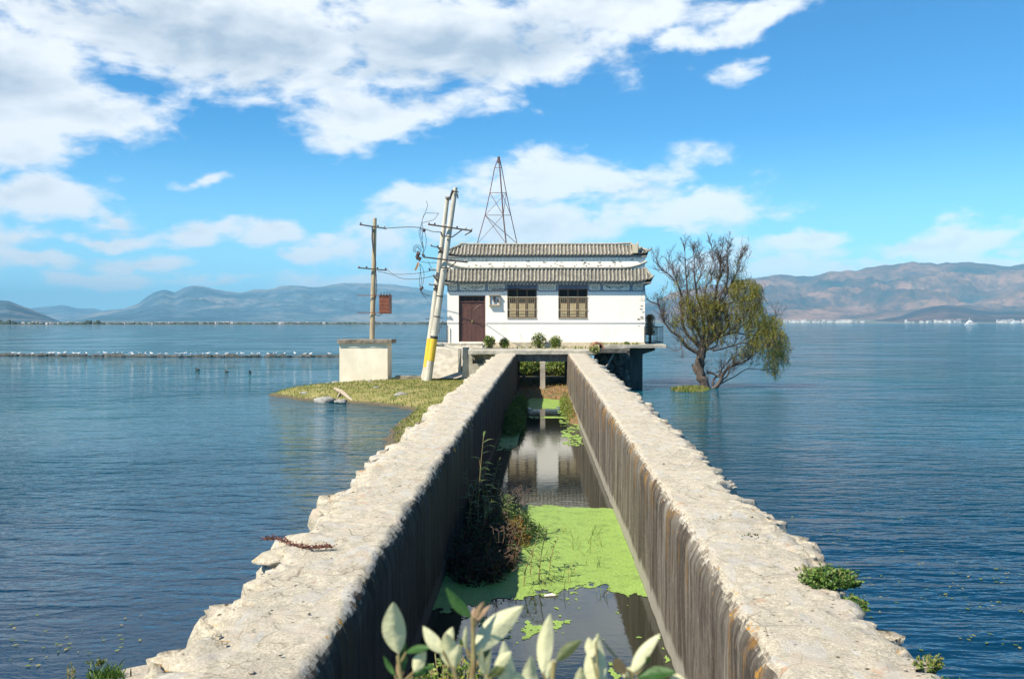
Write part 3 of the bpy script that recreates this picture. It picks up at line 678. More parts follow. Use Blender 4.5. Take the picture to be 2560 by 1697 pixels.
mb.add([(HX0, YH, ZB), (HX0, HY1, ZB), (HX0, HY1, ZT), (HX0, YH, ZT)], [(0, 3, 2, 1)])
mb.add([(HX1, YH, ZB), (HX1, HY1, ZB), (HX1, HY1, ZT), (HX1, YH, ZT)], [(0, 1, 2, 3)])
mb.add([(HX0, HY1, ZB), (HX1, HY1, ZB), (HX1, HY1, ZT), (HX0, HY1, ZT)], [(0, 3, 2, 1)])
mb.add([(HX0, YH, ZT), (HX1, YH, ZT), (HX1, HY1, ZT), (HX0, HY1, ZT)], [(0, 1, 2, 3)])
# peeling marks
mb.cur = 1
for k in range(46):
    cx, cy = (R.uniform(300, 1980), R.uniform(255, 330)) if k < 34 else (R.uniform(1960, 2025), R.uniform(640, 900))
    x, z = hx(cx), hz(cy); n = 6; s_ = R.uniform(.025, .085); vs = [(x+math.cos(a*1.047)*s_*R.uniform(.5, 2), YH-.004, z+math.sin(a*1.047)*s_*R.uniform(.3, .9)) for a in range(n)]
    mb.add(vs, [tuple(range(n))])
for cx in range(350, 2000, 112):
    mb.box(hx(cx)-.04, hx(cx)+.04, YH-.02, YH, hz(326), hz(319))
mb.build('wall', [m_white, simple('flaked_plaster', (.3, .27, .23), (.45, .4, .33), 8, .9)], house)
# belt line, plinth
mb = MB(); mb.box(HX0-.02, dX0-.02, YH-.035, YH, hz(866), hz(860)); mb.box(dX1+.02, HX1+.03, YH-.035, YH, hz(866), hz(860)); mb.build('string_course', m_white, house)
mb = MB(); mb.box(dX1+.1, HX1-.1, YH-.06, YH+.1, ZB-.05, hz(1050)); mb.box(HX0, dX0-.05, YH-.06, YH+.1, ZB-.05, hz(1062)); mb.build('plinth', m_plinth, house)
# frieze
fz0, fz1 = hz(566), hz(486)
frs = []
for a, b_ in ((HX0, WN[0][0]), (WN[0][1], WN[1][0]), (WN[1][1], HX1)):
    mb = MB(); mb.box(a, b_, YH-.02, YH, fz0, fz1); frs.append((b_, mb.build('frieze', m_frieze, house)))
for a, b_ in WN:
    mb = MB(); mb.box(a+.002, b_-.002, YH-.018, YH, wZ1, fz1); mb.build('window_header', m_fdark, house)
panels = [(160, 240, 't'), (265, 505, 'p'), (535, 695, 't'), (1018, 1182, 't'), (1500, 1605, 't'), (1633, 1885, 'p'), (1915, 2010, 't')]
for a, b_, kd in panels:
    x0, x1, z0, z1 = hx(a), hx(b_), hz(556), hz(500); c_ = .05
    fr = [f for e, f in frs if x0 < e][0]
    mb = MB(); vs = [(x0+c_, z0), (x1-c_, z0), (x1, z0+c_), (x1, z1-c_), (x1-c_, z1), (x0+c_, z1), (x0, z1-c_), (x0, z0+c_)]
    mb.add([(x, YH-.026, z) for x, z in vs]+[(x, YH-.018, z) for x, z in vs], [tuple(range(8))]+[(i, i+8, (i+1) % 8+8, (i+1) % 8) for i in range(8)])
    pn = mb.build('painted_panel', m_panel, fr)
    mb = MB()
    def stroke(xa, za, xb, zb, w_=.012): mb.bar((xa, YH-.028, za), (xb, YH-.028, zb), w_, .003, up=(0, 1, 0))
    if kd == 't':
        cs = .085; ncx = int((x1-x0-.1)/cs)
        for i in range(ncx):
            for rr_ in range(2):
                if rr_ == 1 and R.random() < .15: continue
                cx0 = x0+.06+i*cs; cz0 = z1-.06-(rr_+.5)*((z1-z0-.1)/2)
                for q in range(R.randint(4, 6)):
                    if R.random() < .5: zq = cz0+R.uniform(-.04, .04); stroke(cx0+.005, zq, cx0+.055, zq+R.uniform(-.005, .01), .009)
                    else: xq = cx0+R.uniform(.01, .05); stroke(xq, cz0-.04, xq+R.uniform(-.015, .015), cz0+.04, .009)
    else:
        for q in range(16):
            xa = R.uniform(x0+.1, x1-.15); za = R.uniform(z0+.05, z1-.06); pa = (xa, za)
            for r_ in range(4):
                pb = (pa[0]+R.uniform(.02, .09), min(z1-.03, max(z0+.03, pa[1]+R.uniform(-.05, .05)))); 
                if pb[0] < x1-.04: stroke(*pa, *pb, R.uniform(.008, .028))
                pa = pb
    mb.build('brushwork', m_ink, pn)
    mb = MB()
    for (ax, az, bx, bz_) in ((x0-.03, z0-.02, x1+.03, z0-.02), (x0-.03, z1+.02, x1+.03, z1+.02), (x0-.035, z0, x0-.035, z1), (x1+.035, z0, x1+.035, z1)):
        mb.bar((ax, YH-.024, az), (bx, YH-.024, bz_), .012, .006, up=(0, 1, 0))
    mb.build('panel_border', m_bink, pn)
mb = MB(); x = HX0+.05
while x < HX1-.1:
    if not any(a-.15 < x < b_+.02 for a, b_ in WN): mb.add([(x, YH-.022, fz0), (x+.14, YH-.022, fz0), (x+.07, YH-.022, fz0-.05)], [(0, 1, 2)])
    x += .15
mb.build('frieze_fringe', m_frieze, house)
# door
def frame(mb, x0, x1, z0, z1, y0, y1, t):
    mb.box(x0, x0+t, y0, y1, z0, z1); mb.box(x1-t, x1, y0, y1, z0, z1); mb.box(x0+t, x1-t, y0, y1, z1-t, z1); mb.box(x0+t, x1-t, y0, y1, z0, z0+t)
mb = MB(); frame(mb, dX0+.003, dX1-.003, dZ0+.003, dZ1-.003, YH+.08, YH+.2, .07); zt = hz(668); mb.box(dX0+.07, dX1-.07, YH+.09, YH+.19, zt, zt+.05)
dr = mb.build('door', m_door, house)
mb = MB(); mb.box(dX0+.07, dX1-.07, YH+.17, YH+.185, zt+.05, dZ1-.07); mb.build('transom_glass', m_dark, dr)
mb = MB()
for i in range(1, 4): x = lerp(dX0, dX1, i/4); mb.box(x-.012, x+.012, YH+.12, YH+.14, zt+.05, dZ1-.07)
mb.build('transom_bars', m_door, dr)
mid = (dX0+dX1)/2
for s_, a, b_ in ((-1, dX0+.075, mid-.004), (1, mid+.004, dX1-.075)):
    mb = MB(); mb.box(a, b_, YH+.14, YH+.17, dZ0+.02, zt-.003); lf = mb.build('door_leaf', m_door, dr)
    mb = MB(); w_ = b_-a
    zA, zB_, zC, zD = dZ0+.08, dZ0+.82, dZ0+1.0, zt-.08
    for (q0, q1) in ((zA, zB_), (zC, zD)):
        frame(mb, a+.05, b_-.05, q0, q1, YH+.125, YH+.14, .025)
        n = 7
        for i in range(1, n):
            x = lerp(a+.07, b_-.07, i/n); top_ = q1-.05
            if q0 == zC: top_ = q1-.05-.3*((i/n if s_ < 0 else 1-i/n))**2
            mb.box(x-.014, x+.014, YH+.128, YH+.14, q0+.04, top_)
    if True:
        pts = [(lerp(a+.07, b_-.07, t), YH+.128, zD-.06-.3*((t if s_ < 0 else 1-t))**2) for t in [i/8 for i in range(9)]]; mb.tube(pts, .014, 5)
    mb.build('door_moulding', simple('door_relief', (.19, .09, .07), (.13, .06, .05), 6, .5), lf)
mb = MB(); zl = hz(850); mb.box(mid-.05, mid+.05, YH+.1, YH+.13, zl-.05, zl+.06); mb.tube([(mid-.02, YH+.09, zl), (mid-.02, YH+.09, zl-.1)], .012, 6); mb.build('door_lock', m_brass, dr)
# windows
for a, b_ in WN:
    mb = MB(); frame(mb, a+.003, b_-.003, wZ0+.003, wZ1-.003, YH+.05, YH+.15, .06)
    z1_ = hz(625); mb.box(a+.06, b_-.06, YH+.06, YH+.14, z1_-.03, z1_+.03)
    for i in (1, 2): x = lerp(a, b_, i/3); mb.box(x-.04, x+.04, YH+.055, YH+.145, wZ0+.06, wZ1-.06)
    wn = mb.build('window', m_wood, house)
    for i in range(3):
        x0, x1 = lerp(a+.05, b_-.05, i/3)+.03, lerp(a+.05, b_-.05, (i+1)/3)-.03
        mb = MB(); frame(mb, x0+.01, x1-.01, wZ0+.07, z1_-.035, YH+.08, YH+.12, .045)
        zr = hz(680); mb.box(x0+.05, x1-.05, YH+.085, YH+.115, zr, zr+.04); z2 = wZ0+.07+.32
        mb.box(x0+.05, x1-.05, YH+.085, YH+.115, z2, z2+.025)
        for t in (.33, .66): xx = lerp(x0+.05, x1-.05, t); mb.box(xx-.008, xx+.008, YH+.08, YH+.11, wZ0+.1, zr)
        mb.build('casement', m_wood, wn)
        mb = MB(); mb.box(x0+.05, x1-.05, YH+.092, YH+.1, wZ0+.1, zr); mb.build('curtain', m_curt, wn)
        mb = MB(); mb.box(x0+.02, x1-.02, YH+.119, YH+.128, zr+.04, z1_-.04); mb.box(x0+.02, x1-.02, YH+.1, YH+.11, z1_+.04, wZ1-.08); mb.build('pane', m_glass, wn)
    mb = MB(); mb.box(a-.0, b_, YH+.16, YH+.2, wZ0, wZ1); mb.build('inner_shade', m_dark, wn)
    mb = MB()
    for i in range(15): x = lerp(a+.03, b_-.03, i/14); mb.tube([(x, YH-.03, wZ0+.02), (x, YH-.03, hz(618))], .0085, 5)
    for z in (hz(620), hz(742), hz(822)): mb.box(a-.01, b_+.01, YH-.045, YH-.02, z-.014, z+.014)
    mb.build('window_bars', m_grille, wn)
mb = MB(); mb.tube([(hx(570), YH-.1, hz(549)), (hx(840), YH-.06, hz(543))], .022, 6); mb.tube([(hx(715), YH-.07, hz(546)), (hx(715), YH+.01, hz(546))], .02, 5); mb.build('conduit', m_iron, house)
# meter box
x0, x1, z0, z1 = hx(550), hx(650), hz(700), hz(608)
mx0 = empty('meter_box', ((x0+x1)/2, YH, z0), 'small wooden framed electric meter box on the wall between door and window', 'meter box')
mb = MB(); frame(mb, x0, x1, z0, z1, YH-.14, YH, .04); mb.box(x0-.03, x1+.03, YH-.17, YH, z0-.03, z0-.003); mb.box(x0-.03, x1+.03, YH-.18, YH, z1+.003, z1+.03); mb.build('frame', simple('pale_wood', (.4, .33, .22), (.28, .22, .14), 9, .8), mx0)
mb = MB(); mb.box(x0+.04, x1-.04, YH-.06, YH-.005, z0+.04, z1-.04); mb.build('back_board', m_bwhite, mx0)
mb = MB(); mb.box(x0+.2, x0+.32, YH-.12, YH-.06, z0+.18, z1-.06); mb.build('meter', m_blk, mx0)
mb = MB(); mb.tube([(x1-.12, YH-.12, z0+.25), (x1-.12, YH-.06, z0+.25)], .06, 10); mb.tube([(x1-.14, YH-.07, z0+.2), (x1-.2, YH-.07, z0+.1), (x0+.2, YH-.07, z0+.1)], .01, 5); mb.build('fuse', m_iron, mx0)
# tiled eaves
def eaves(name, x0, x1, y0, y1, ov, run, ze, rise, ridge_tip, nrib_sp=.197):
    # outer rectangle = wall + ov ; inner = outer - run
    X0, X1, Y0, Y1 = x0-ov, x1+ov, y0-ov, y1+ov
    def lift(d): return .17*max(0, 1-d/1.1)**2          # d = distance to corner along eave
    def prfl(t): return ze+rise*(t*.85+.15*t*t)
    ribs = MB(); pan = MB(); pan.cur = 0
    L = X1-X0; W = Y1-Y0
    def slope(side, s, t):
        """s along eave 0..len, t 0 eave..1 inner"""
        ln = L if side in 'fb' else W
        dc = min(s, ln-s); z = prfl(t)+lift(dc)*(1-t)
        if side == 'f': return Vector((X0+s, Y0+run*t, z))
        if side == 'b': return Vector((X0+s, Y1-run*t, z))
        if side == 'l': return Vector((X0+run*t, Y0+s, z))
        return Vector((X1-run*t, Y0+s, z))
    for side in 'flrb':
        ln = L if side in 'fb' else W; n = int(ln/nrib_sp)
        for i in range(n+1):
            s = (i+.5)*ln/(n+1); tm = min(1, min(s, ln-s)/run)
            if tm < .08: continue
            jig = R.uniform(-.012, .012); pts = []; rr = []; m = 9 if side == 'f' else 3
            for q in range(m+1):
                t = tm*q/m; p = slope(side, s+jig*(q/m)+(R.uniform(-.006, .006) if side == 'f' else 0), t); p.z += .028; pts.append(p); rr.append(.054 if q % 2 else .047)
            ribs.tube(pts, rr, 8)
        for i in range(n+1):
            a, b_ = i*ln/(n+1), (i+1)*ln/(n+1)
            ta, tb = min(1, min(a, ln-a)/run), min(1, min(b_, ln-b_)/run)
            for q in range(3):
                vs = [slope(side, a, ta*q/3), slope(side, b_, tb*q/3), slope(side, b_, tb*(q+1)/3), slope(side, a, ta*(q+1)/3)]
                pan.add(vs, [(0, 1, 2, 3)]); 
    r = ribs.build(name, m_tile, house); pan.build('pan_tiles', m_tiled, r)
    # soffit + fascia
    mb = MB()
    mb.box(X0+.12, X1-.12, Y0+.05, Y0+.1, ze-.1, ze-.01); mb.box(X0+.07, X0+.12, Y0+.05, Y1-.05, ze-.1, ze-.01); mb.box(X1-.12, X1-.07, Y0+.05, Y1-.05, ze-.1, ze-.01)
    ins = ov-.002
    mb.box(X0+.12, X1-.12, Y0+.1, Y0+ins, ze-.07, ze-.03); mb.box(X0+.12, X0+ins, Y0+ins, Y1-.1, ze-.07, ze-.03); mb.box(X1-ins, X1-.12, Y0+ins, Y1-.1, ze-.07, ze-.03)
    mb.build('fascia', simple('eave_board', (.3, .28, .25), (.18, .17, .16), 6, .9), r)
    # hip ridges with upturned tips
    for sx_, X_ in ((1, X0), (-1, X1)):
        mb = MB(); pts = []; rad = []
        for q in range(12):
            t = 1-q/8.; 
            if t >= 0: p = Vector((X_+sx_*run*t, Y0+run*t, prfl(t)+lift(0)*(1-t)+.07))
            else: p = Vector((X_+sx_*run*t*.55, Y0+run*t*.45, prfl(0)+lift(0)+.07+.5*t*t+(-t)*.12-(t*0.)))
            pts.append(p); rad.append(.065 if t > 0 else max(.018, .065+t*.13))
        mb.tube(pts, rad, 8); mb.build('hip_ridge', m_tile, r)
    # top ridge band
    mb = MB(); zi = prfl(1); n = 24; pts = []
    for i in range(n+1):
        s = i/n; x = lerp(X0+run-.1, X1-run+.1, s); d = min(s, 1-s)*(X1-X0); up = ridge_tip*max(0, 1-d/1.3)**2
        pts.append(Vector((x, Y0+run-.04, zi+.05+up)))
    mb.tube(pts, [.062]*(n+1), 8); mb.build('ridge', simple('ridge_mortar', (.45, .43, .38), (.3, .29, .25), 5, .9), r)
    return r, (X0+run, X1-run, Y0+run, Y1-run, zi)
z_le = at(1356, 580+474*.262, YH-.36).z; z_lt = at(1356, 580+352*.262, YH).z
eaves('lower_tiled_eave', HX0, HX1, YH, HY1, .36, .36, z_le, z_lt-z_le, .34)
z_ue = at(1356, 580+222*.262, YH-.16).z; z_ut = at(1356, 580+125*.262, YH+.7).z
ur, (ax, bx, ay, by, zi) = eaves('upper_tiled_eave', HX0, HX1, YH, HY1, .16, .9, z_ue, z_ut-z_ue, .05)
mb = MB(); mb.box(ax, bx, ay, by, ZT+.02, zi-.02); mb.build('roof_deck', m_concd, house)
p = at(1080+1940*.262, 580+150*.262, YH-.2); mb = MB(); mb.box(p.x-.13, p.x+.13, p.y-.06, p.y+.25, p.z-.28, p.z+.2); mb.box(p.x+.12, p.x+.17, p.y, p.y+.2, p.z-.25, p.z+.32); mb.build('roof_end_block', m_plinth, house)
# dentils under eaves
mb = MB(); x = HX0+.05
while x < HX1-.05:
    mb.box(x, x+.09, YH-.07, YH, z_ue-.19, z_ue-.08); mb.box(x, x+.09, YH-.05, YH, z_le-.14, z_le-.075); x += .19
mb.build('dentil_course', m_bwhite, house)
# ------------------------------------------------------------------ tower
YT = 69.0
tw = empty('lattice_tower', (at(1248, 805, YT).x, YT, .4), 'thin rusty three legged lattice mast rising behind the house roof', 'tower')
def tc1(cx, cy, Y): return at(800+cx/3.92, 380+cy/3.92, Y)
L_ = lambda y: prof([(50, 1752), (155, 1712), (400, 1665), (620, 1618), (900, 1540), (2150, 1196)], y)
M_ = lambda y: prof([(50, 1754), (155, 1762), (400, 1780), (620, 1795), (900, 1825), (2150, 1960)], y)
R_ = lambda y: prof([(50, 1756), (155, 1780), (400, 1825), (620, 1870), (900, 1932), (2150, 2198)], y)
dep = lambda y: prof([(50, 0), (155, .3), (620, 1.0), (2150, 4.2)], y)
def LP(y): return tc1(L_(y), y, YT+dep(y)*.5)
def MP(y): return tc1(M_(y), y, YT-dep(y))
def RP(y): return tc1(R_(y), y, YT+dep(y)*.5)
ylv = [100, 155, 400, 620, 900, 1500, 2140]
for fn, m in ((LP, m_red), (MP, m_steel), (RP, m_steel)):
    mb = MB(); mb.tube([fn(y) for y in ([50]+ylv[1:])], .028 if fn is not MP else .045, 6); mb.build('leg', m, tw)
mb = MB()
for y in (155, 400, 620, 900):
    for a, b_ in ((LP, MP), (MP, RP), (LP, RP)): mb.tube([a(y), b_(y)], .02, 5)
mb.build('ring_strut', m_steel, tw)
mb = MB()
for y1, y2 in ((400, 620), (620, 900), (900, 1500), (1500, 2120)):
    mb.tube([LP(y1), MP(y2)], .022, 5); mb.tube([LP(y1), RP(y2)] if y1 == 620 else [RP(y1), MP(y2)], .022, 5)
mb.build('brace', m_steel, tw)
mb = MB()
for y1, y2 in ((400, 620), (620, 900)): mb.tube([RP(y1), LP(y2)] if y1 == 400 else [MP(y1), LP(y2)], .015, 5)
mb.tube([MP(400), RP(620)], .018, 5); mb.build('brace', m_red, tw)
mb = MB(); a = tc1(1752, 110, YT); mb.tube([a, tc1(1752, 48, YT)], .09, 6); mb.build('mast_head', m_steel, tw)
mb = MB(); mb.box(a.x-4, a.x+4, YT-5, YT+3, -.3, .5)
tag(mb.build('tower_base', m_concd), 'low concrete footing of the lattice mast behind the house', 'foundation')
# ------------------------------------------------------------------ deck, platform, piers
bd = empty('bridge_deck', (0, 48.5, 2), 'concrete bridge deck crossing the canal end in front of the house', 'bridge')
dk0, dk1 = at(1080+345*.262, 880, 48).x, at(1080+1560*.262, 880, 48).x
zdk = at(1356, 580+1128*.262, 48).z; zdb = at(1356, 580+1166*.262, 48).z
def rough_slab(mb, x0, x1, y0, y1, z0, z1, n=40, j=.02):
    rows = []
    for i in range(n+1):
        x = lerp(x0, x1, i/n); q = lambda k: j*fbm(x*2, k*5.1)
        rows.append([(x, y0+q(1), z0+q(2)), (x, y0+q(3)*1.5, z1-.02+q(4)), (x, y0+.04+q(3), z1+q(5)), (x, y1, z1+q(6)), (x, y1, z0)])
    vs = [v for r in rows for v in r]; fs = []
    for i in range(n):
        for k in range(5): a = i*5+k; b_ = i*5+(k+1) % 5; fs.append((a, a+5, b_+5, b_))
    fs.append((0, 1, 2, 3, 4)); fs.append(tuple(n*5+k for k in range(5))[::-1]); mb.add(vs, fs)
mb = MB(); rough_slab(mb, dk0, dk1, 48.0, YH+.2, zdb, zdk); mb.build('deck_slab', m_conc, bd)
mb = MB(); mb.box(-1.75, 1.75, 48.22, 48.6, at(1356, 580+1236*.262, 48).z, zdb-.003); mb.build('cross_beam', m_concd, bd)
for y_ in (48.16,):
    a = at(1080+1032*.262, 900, y_).x; b_ = at(1080+1080*.262, 900, y_).x
    mb = MB(); rough_slab(mb, a, b_, y_-.1, y_+.15, .1, at(1356, 580+1236*.262, 48).z-.003, 2, .0); mb.build('centre_post', m_conc, bd)
mb = MB()
for x_ in (-1.5, 1.5): mb.box(x_-.3, x_+.3, 48.35, 53.2, -.3, zdb-.004)
mb.build('abutment', m_concd, bd)
# house platform on columns
pf = empty('house_platform', (0, 56, 1.9), 'grey concrete platform under the house jutting over the water at right', 'platform')
xr = at(1080+2225*.262, 865, 52.6).x; zp1 = at(1356, 580+1072*.262, 52.4).z; zp0 = at(1356, 580+1104*.262, 52.4).z
mb = MB(); rough_slab(mb, 3.0, xr, 52.2, 60.5, zp0, zp1, 20, .012); mb.build('balcony_slab', m_conc, pf)
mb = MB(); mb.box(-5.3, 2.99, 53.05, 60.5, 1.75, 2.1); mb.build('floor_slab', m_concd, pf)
px0, px1 = at(1080+1872*.262, 900, 52.9).x, at(1080+2010*.262, 900, 52.9).x
mb = MB(); mb.box(px0, px1, 52.9, 59.5, -.4, zp0-.35)
xo = at(1080+2128*.262, 900, 52.9).x
for y0_, y1_ in ((52.9, 53.5), (58.8, 59.4)):
    mb.add([(px0, y0_, zp0-.35), (px1, y0_, zp0-.35), (xo, y0_, zp0-.14), (xo, y0_, zp0-.004), (px0, y0_, zp0-.004)]+[(px0, y1_, zp0-.35), (px1, y1_, zp0-.35), (xo, y1_, zp0-.14), (xo, y1_, zp0-.004), (px0, y1_, zp0-.004)],
           [(0, 1, 2, 3, 4), (9, 8, 7, 6, 5)]+[(i, i+5, (i+1) % 5+5, (i+1) % 5) for i in range(5)])
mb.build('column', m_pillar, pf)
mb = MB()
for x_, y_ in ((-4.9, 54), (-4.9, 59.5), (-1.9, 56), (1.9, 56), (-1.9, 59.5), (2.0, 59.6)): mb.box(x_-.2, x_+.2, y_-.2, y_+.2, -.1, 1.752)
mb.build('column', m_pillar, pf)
# crumbling stone abutment on the right
mb = MB(); xa, xb = at(1080+1560*.262, 900, 51.6).x, px0-.01; nx, nz = 34, 30
for j in range(nz+1):
    for i in range(nx+1):
        x = lerp(xa, xb, i/nx); z = lerp(-.4, zp0-.01, j/nz); e, d0, pp = stone(x, 2, z, 2.3)
        mb.v.append((x, 51.7-.28*(sstep(0, .4, e)-.3)-.25*fbm(x*1.3, z*1.3)+.35*sstep(.0, .3, (z-1.2)*.5), z))
for j in range(nz):
    for i in range(nx): a = j*(nx+1)+i; mb.f.append((a, a+1, a+nx+2, a+nx+1)); mb.mi.append(0)
mb.box(xa, xb, 51.95, 53, -.4, zp0-.02)
mb.box(dk1-.15, xb-.3, 50.0, 52.2, zp0-.19, zp0-.0); 
tag(mb.build('stone_abutment', simple('dark_rubble', (.17, .155, .13), (.05, .048, .042), 4, .95, .06)), 'dark crumbling stone abutment below the platform right of the canal', 'abutment')
mb = MB()
a = at(1080+1730*.262, 580+1165*.262, 50.5); b_ = at(1080+1665*.262, 580+1280*.262, 50.3); mb.bar(a, b_, .09, .07)
tag(mb.build('leaning_plank', simple('grey_plank', (.4, .33, .27), (.28, .24, .2), 8, .9)), 'pale plank leaning on the dark abutment right of the canal', 'plank')
a = at(1080+820*.262, 580+1335*.262, 49.3); b_ = at(1080+960*.262, 580+1440*.262, 47.5)
mb = MB(); mb.tube([a, lerp(a, b_, .5), b_], [.05, .045, .03], 6); tag(mb.build('fallen_branch', m_bark), 'bare fallen branch leaning inside the canal end at left', 'branch')
# left of the canal end: retaining wall, post, broken pillar, frame
yR = 51.2
def C2(cx, cy, Y): return at(1080+cx*.262, 580+cy*.262, Y)
rw = empty('retaining_wall', (-4.5, yR, .5), 'pale sloping concrete retaining wall beside the leaning poles', 'retaining wall')
mb = MB(); A = [C2(-45, 1062, 52.9), C2(480, 1062, 52.9), C2(480, 1395, 49.9), C2(-107, 1395, 49.9)]
yb = 54
mb.add([A[0], A[1], A[2], A[3], Vector((A[0].x, yb, A[0].z)), Vector((A[1].x, yb, A[1].z)), Vector((A[2].x, yb, 0)), Vector((A[3].x, yb, 0))], [(0, 3, 2, 1), (0, 1, 5, 4), (0, 4, 7, 3), (1, 2, 6, 5)])
mb.build('sloping_face', m_conc, rw)
mb = MB(); rough_slab(mb, A[0].x-.05, A[1].x, 52.7, 54.2, A[0].z-.12, A[0].z+.015, 20, .02); mb.build('landing_slab', m_conc, rw)
mb = MB()
pa = [C2(x, y, lerp(52.9, 49.9, (y-1062)/333)-.01) for x, y in ((-20, 1235), (90, 1245), (160, 1255), (260, 1250))]; mb.tube(pa, .018, 5)
mb.build('crack', m_dark, rw)
mb = MB(); a = C2(247, 1112, 50.4); b_ = C2(275, 1400, 50.4); mb.box(a.x, b_.x, 50.4, 50.8, .3, a.z)
tag(mb.build('thin_post', m_conc), 'thin concrete post between retaining wall and broken pillar', 'post')
pl_ = MB(); a = C2(288, 1100, 49.9); b_ = C2(352, 1390, 49.9); n = 26
for i in range(n+1):
    z = lerp(.2, a.z, i/n); 
    for k in range(10):
        an = k/10*2*math.pi; q = 1+.22*fbm(math.cos(an)*1.2, math.sin(an)*1.2, z*3); pl_.v.append(((a.x+b_.x)/2+math.copysign(abs(math.cos(an))**.5, math.cos(an))*.17*q, 50.1+math.copysign(abs(math.sin(an))**.5, math.sin(an))*.2*q, z))
for i in range(n):
    for k in range(10): q = i*10+k; r_ = i*10+(k+1) % 10; pl_.f.append((q, r_, r_+10, q+10)); pl_.mi.append(0)
pl_.f.append(tuple(n*10+k for k in range(10))); pl_.mi.append(0)
tag(pl_.build('broken_pillar', m_conc), 'crumbling square concrete pillar left of the canal with broken edges', 'pillar')
# block wall with a broken window hole left of wall end
mb = MB(); a, b_ = C2(350, 1130, 49.2), C2(620, 1400, 49.2); ho = (C2(385, 0, 49.2).x, C2(505, 0, 49.2).x, C2(0, 1255, 49.2).z, C2(0, 1178, 49.2).z)
wall_open(mb, a.x, b_.x, .2, zdb-.004, 49.2, [ho], .5)
mb.add([(a.x, 49.2, .2), (a.x, 52, .2), (a.x, 52, zdb-.004), (a.x, 49.2, zdb-.004)], [(0, 3, 2, 1)]); mb.box(ho[0]-.1, ho[1]+.1, 49.75, 49.8, ho[2]-.1, ho[3]+.1)
for k in range(14): mb.ball((ho[1]+R.uniform(-.08, .1), 49.2, lerp(ho[2], ho[3], R.random())), R.uniform(.04, .1), 7, 5, .5, k)
tag(mb.build('sluice_wall', m_conc), 'concrete wall with a dark square hole under the deck left of the canal', 'wall')
# stone block near poles
pb = at(650+1460*.2551, 820+490*.2551, 50.5); mb = MB(); rough_slab(mb, pb.x-.68, pb.x+.68, 50.4, 51.0, .3, pb.z+.12, 12, .04)
tag(mb.build('stone_block', simple('brown_block', (.3, .27, .2), (.2, .18, .14), 6, .95, .02)), 'low weathered stone block lying between the cream box and the leaning poles', 'stone block')
# pipe
pp = C2(1580, 1092, 51.3); mb = MB(); n = 20; ro, ri = .32, .24
for r_, y_ in ((ro, 51.0), (ri, 51.0), (ri, 52.6), (ro, 52.6)):
    for k in range(n): an = 2*math.pi*k/n; mb.v.append((pp.x+math.cos(an)*r_, y_, pp.z-.08+math.sin(an)*r_))
for j in range(4):
    for k in range(n): a = j*n+k; b_ = j*n+(k+1) % n; c_ = ((j+1) % 4)*n+k; d_ = ((j+1) % 4)*n+(k+1) % n; mb.f.append((a, b_, d_, c_)); mb.mi.append(0)
tag(mb.build('clay_pipe', m_terra), 'open end of a terracotta pipe lying on the deck before the house', 'pipe')
# railings
def railing(name, x0, x1, z0, z1, y, nb, label, side=None):
    r = empty(name, ((x0+x1)/2, y, z0), label, 'railing')
    mb = MB()
    for z in (z0+.08, z1): mb.bar((x0, y, z), (x1, y, z), .035)
    if side: 
        for z in (z0+.08, z1): mb.bar((side, y, z), (side, y+5.5, z), .035)
    mb.build('rail', m_iron, r); mb = MB()
    for i in range(nb): x = lerp(x0, x1, i/(nb-1)); mb.bar((x, y, z0), (x, y, z1+(.1 if i in (0, nb-1) else 0)), .03 if i in (0, nb-1) else .018)
    if side:
        for i in range(1, 9): mb.bar((side, y+i*.6, z0), (side, y+i*.6, z1), .018)
    mb.build('balusters', m_iron, r)
railing('iron_railing', C2(2040, 0, 54.5).x, C2(2205, 0, 54.5).x, zp1, C2(0, 905, 54.5).z, 54.5, 7, 'thin black balcony railing to the right of the house', C2(2205, 0, 54.5).x)
railing('iron_railing', C2(20, 0, 53.6).x, C2(140, 0, 53.6).x, C2(0, 1052, 53.6).z, C2(0, 880, 53.6).z, 53.6, 8, 'dark slanted iron railing between leaning poles and house')
mb = MB(); mb.bar(C2(40, 1010, 53.5), C2(105, 850, 53.5), .04); mb.bar(C2(-60, 830, 53.5), C2(105, 822, 53.5), .03)
tag(mb.build('guy_rod', m_iron), 'slanted iron rod by the railing left of the house', 'rod')
mb = MB()
for cx in (152, 2027): mb.bar(C2(cx, 1060, 52.9), C2(cx, 890 if cx < 200 else 900, 52.9), .035)
tag(mb.build('drain_rods', m_iron, house), None, None)
# ------------------------------------------------------------------ bushes
def bush(name, p, rx, rz, n, m, label, cat='bush', ls=.09, group=None):
    r = empty(name, p, label, cat, group); mb = MB()
    for k in range(max(5, n//60)):
        a = R.uniform(0, 6.28); e = Vector(p)+Vector((math.cos(a)*rx*R.uniform(.2, .9), math.sin(a)*rx*.6, rz*R.uniform(.8, 1.7))); mb.tube([p, lerp(Vector(p), e, .5)+Vector((R.uniform(-.05, .05), 0, .03)), e], [.015, .01, .005], 4)
    mb.build('stem', m_twig, r); mb = MB()
    for k in range(n):
        d = Vector((R.gauss(0, 1), R.gauss(0, 1), R.gauss(0, 1))).normalized()*R.random()**.4
        lob = 1+.35*mn.noise(d*2.3+Vector(p)); q = Vector(p)+Vector((d.x*rx*lob, d.y*rx*.8*lob, rz*.95+d.z*rz*lob))
        if q.z < p[2]: q.z = p[2]+R.uniform(0, .1)
        u = Vector((R.uniform(-1, 1), R.uniform(-1, 1), R.uniform(-.3, 1))).normalized()*ls*R.uniform(.5, 1.2); v = u.orthogonal().normalized()*ls*.32
        mb.add([q, q+u*.5+v, q+u, q+u*.5-v], [(0, 1, 2, 3)])
    mb.build('foliage', m, r); return r
bz0 = zdk+.0
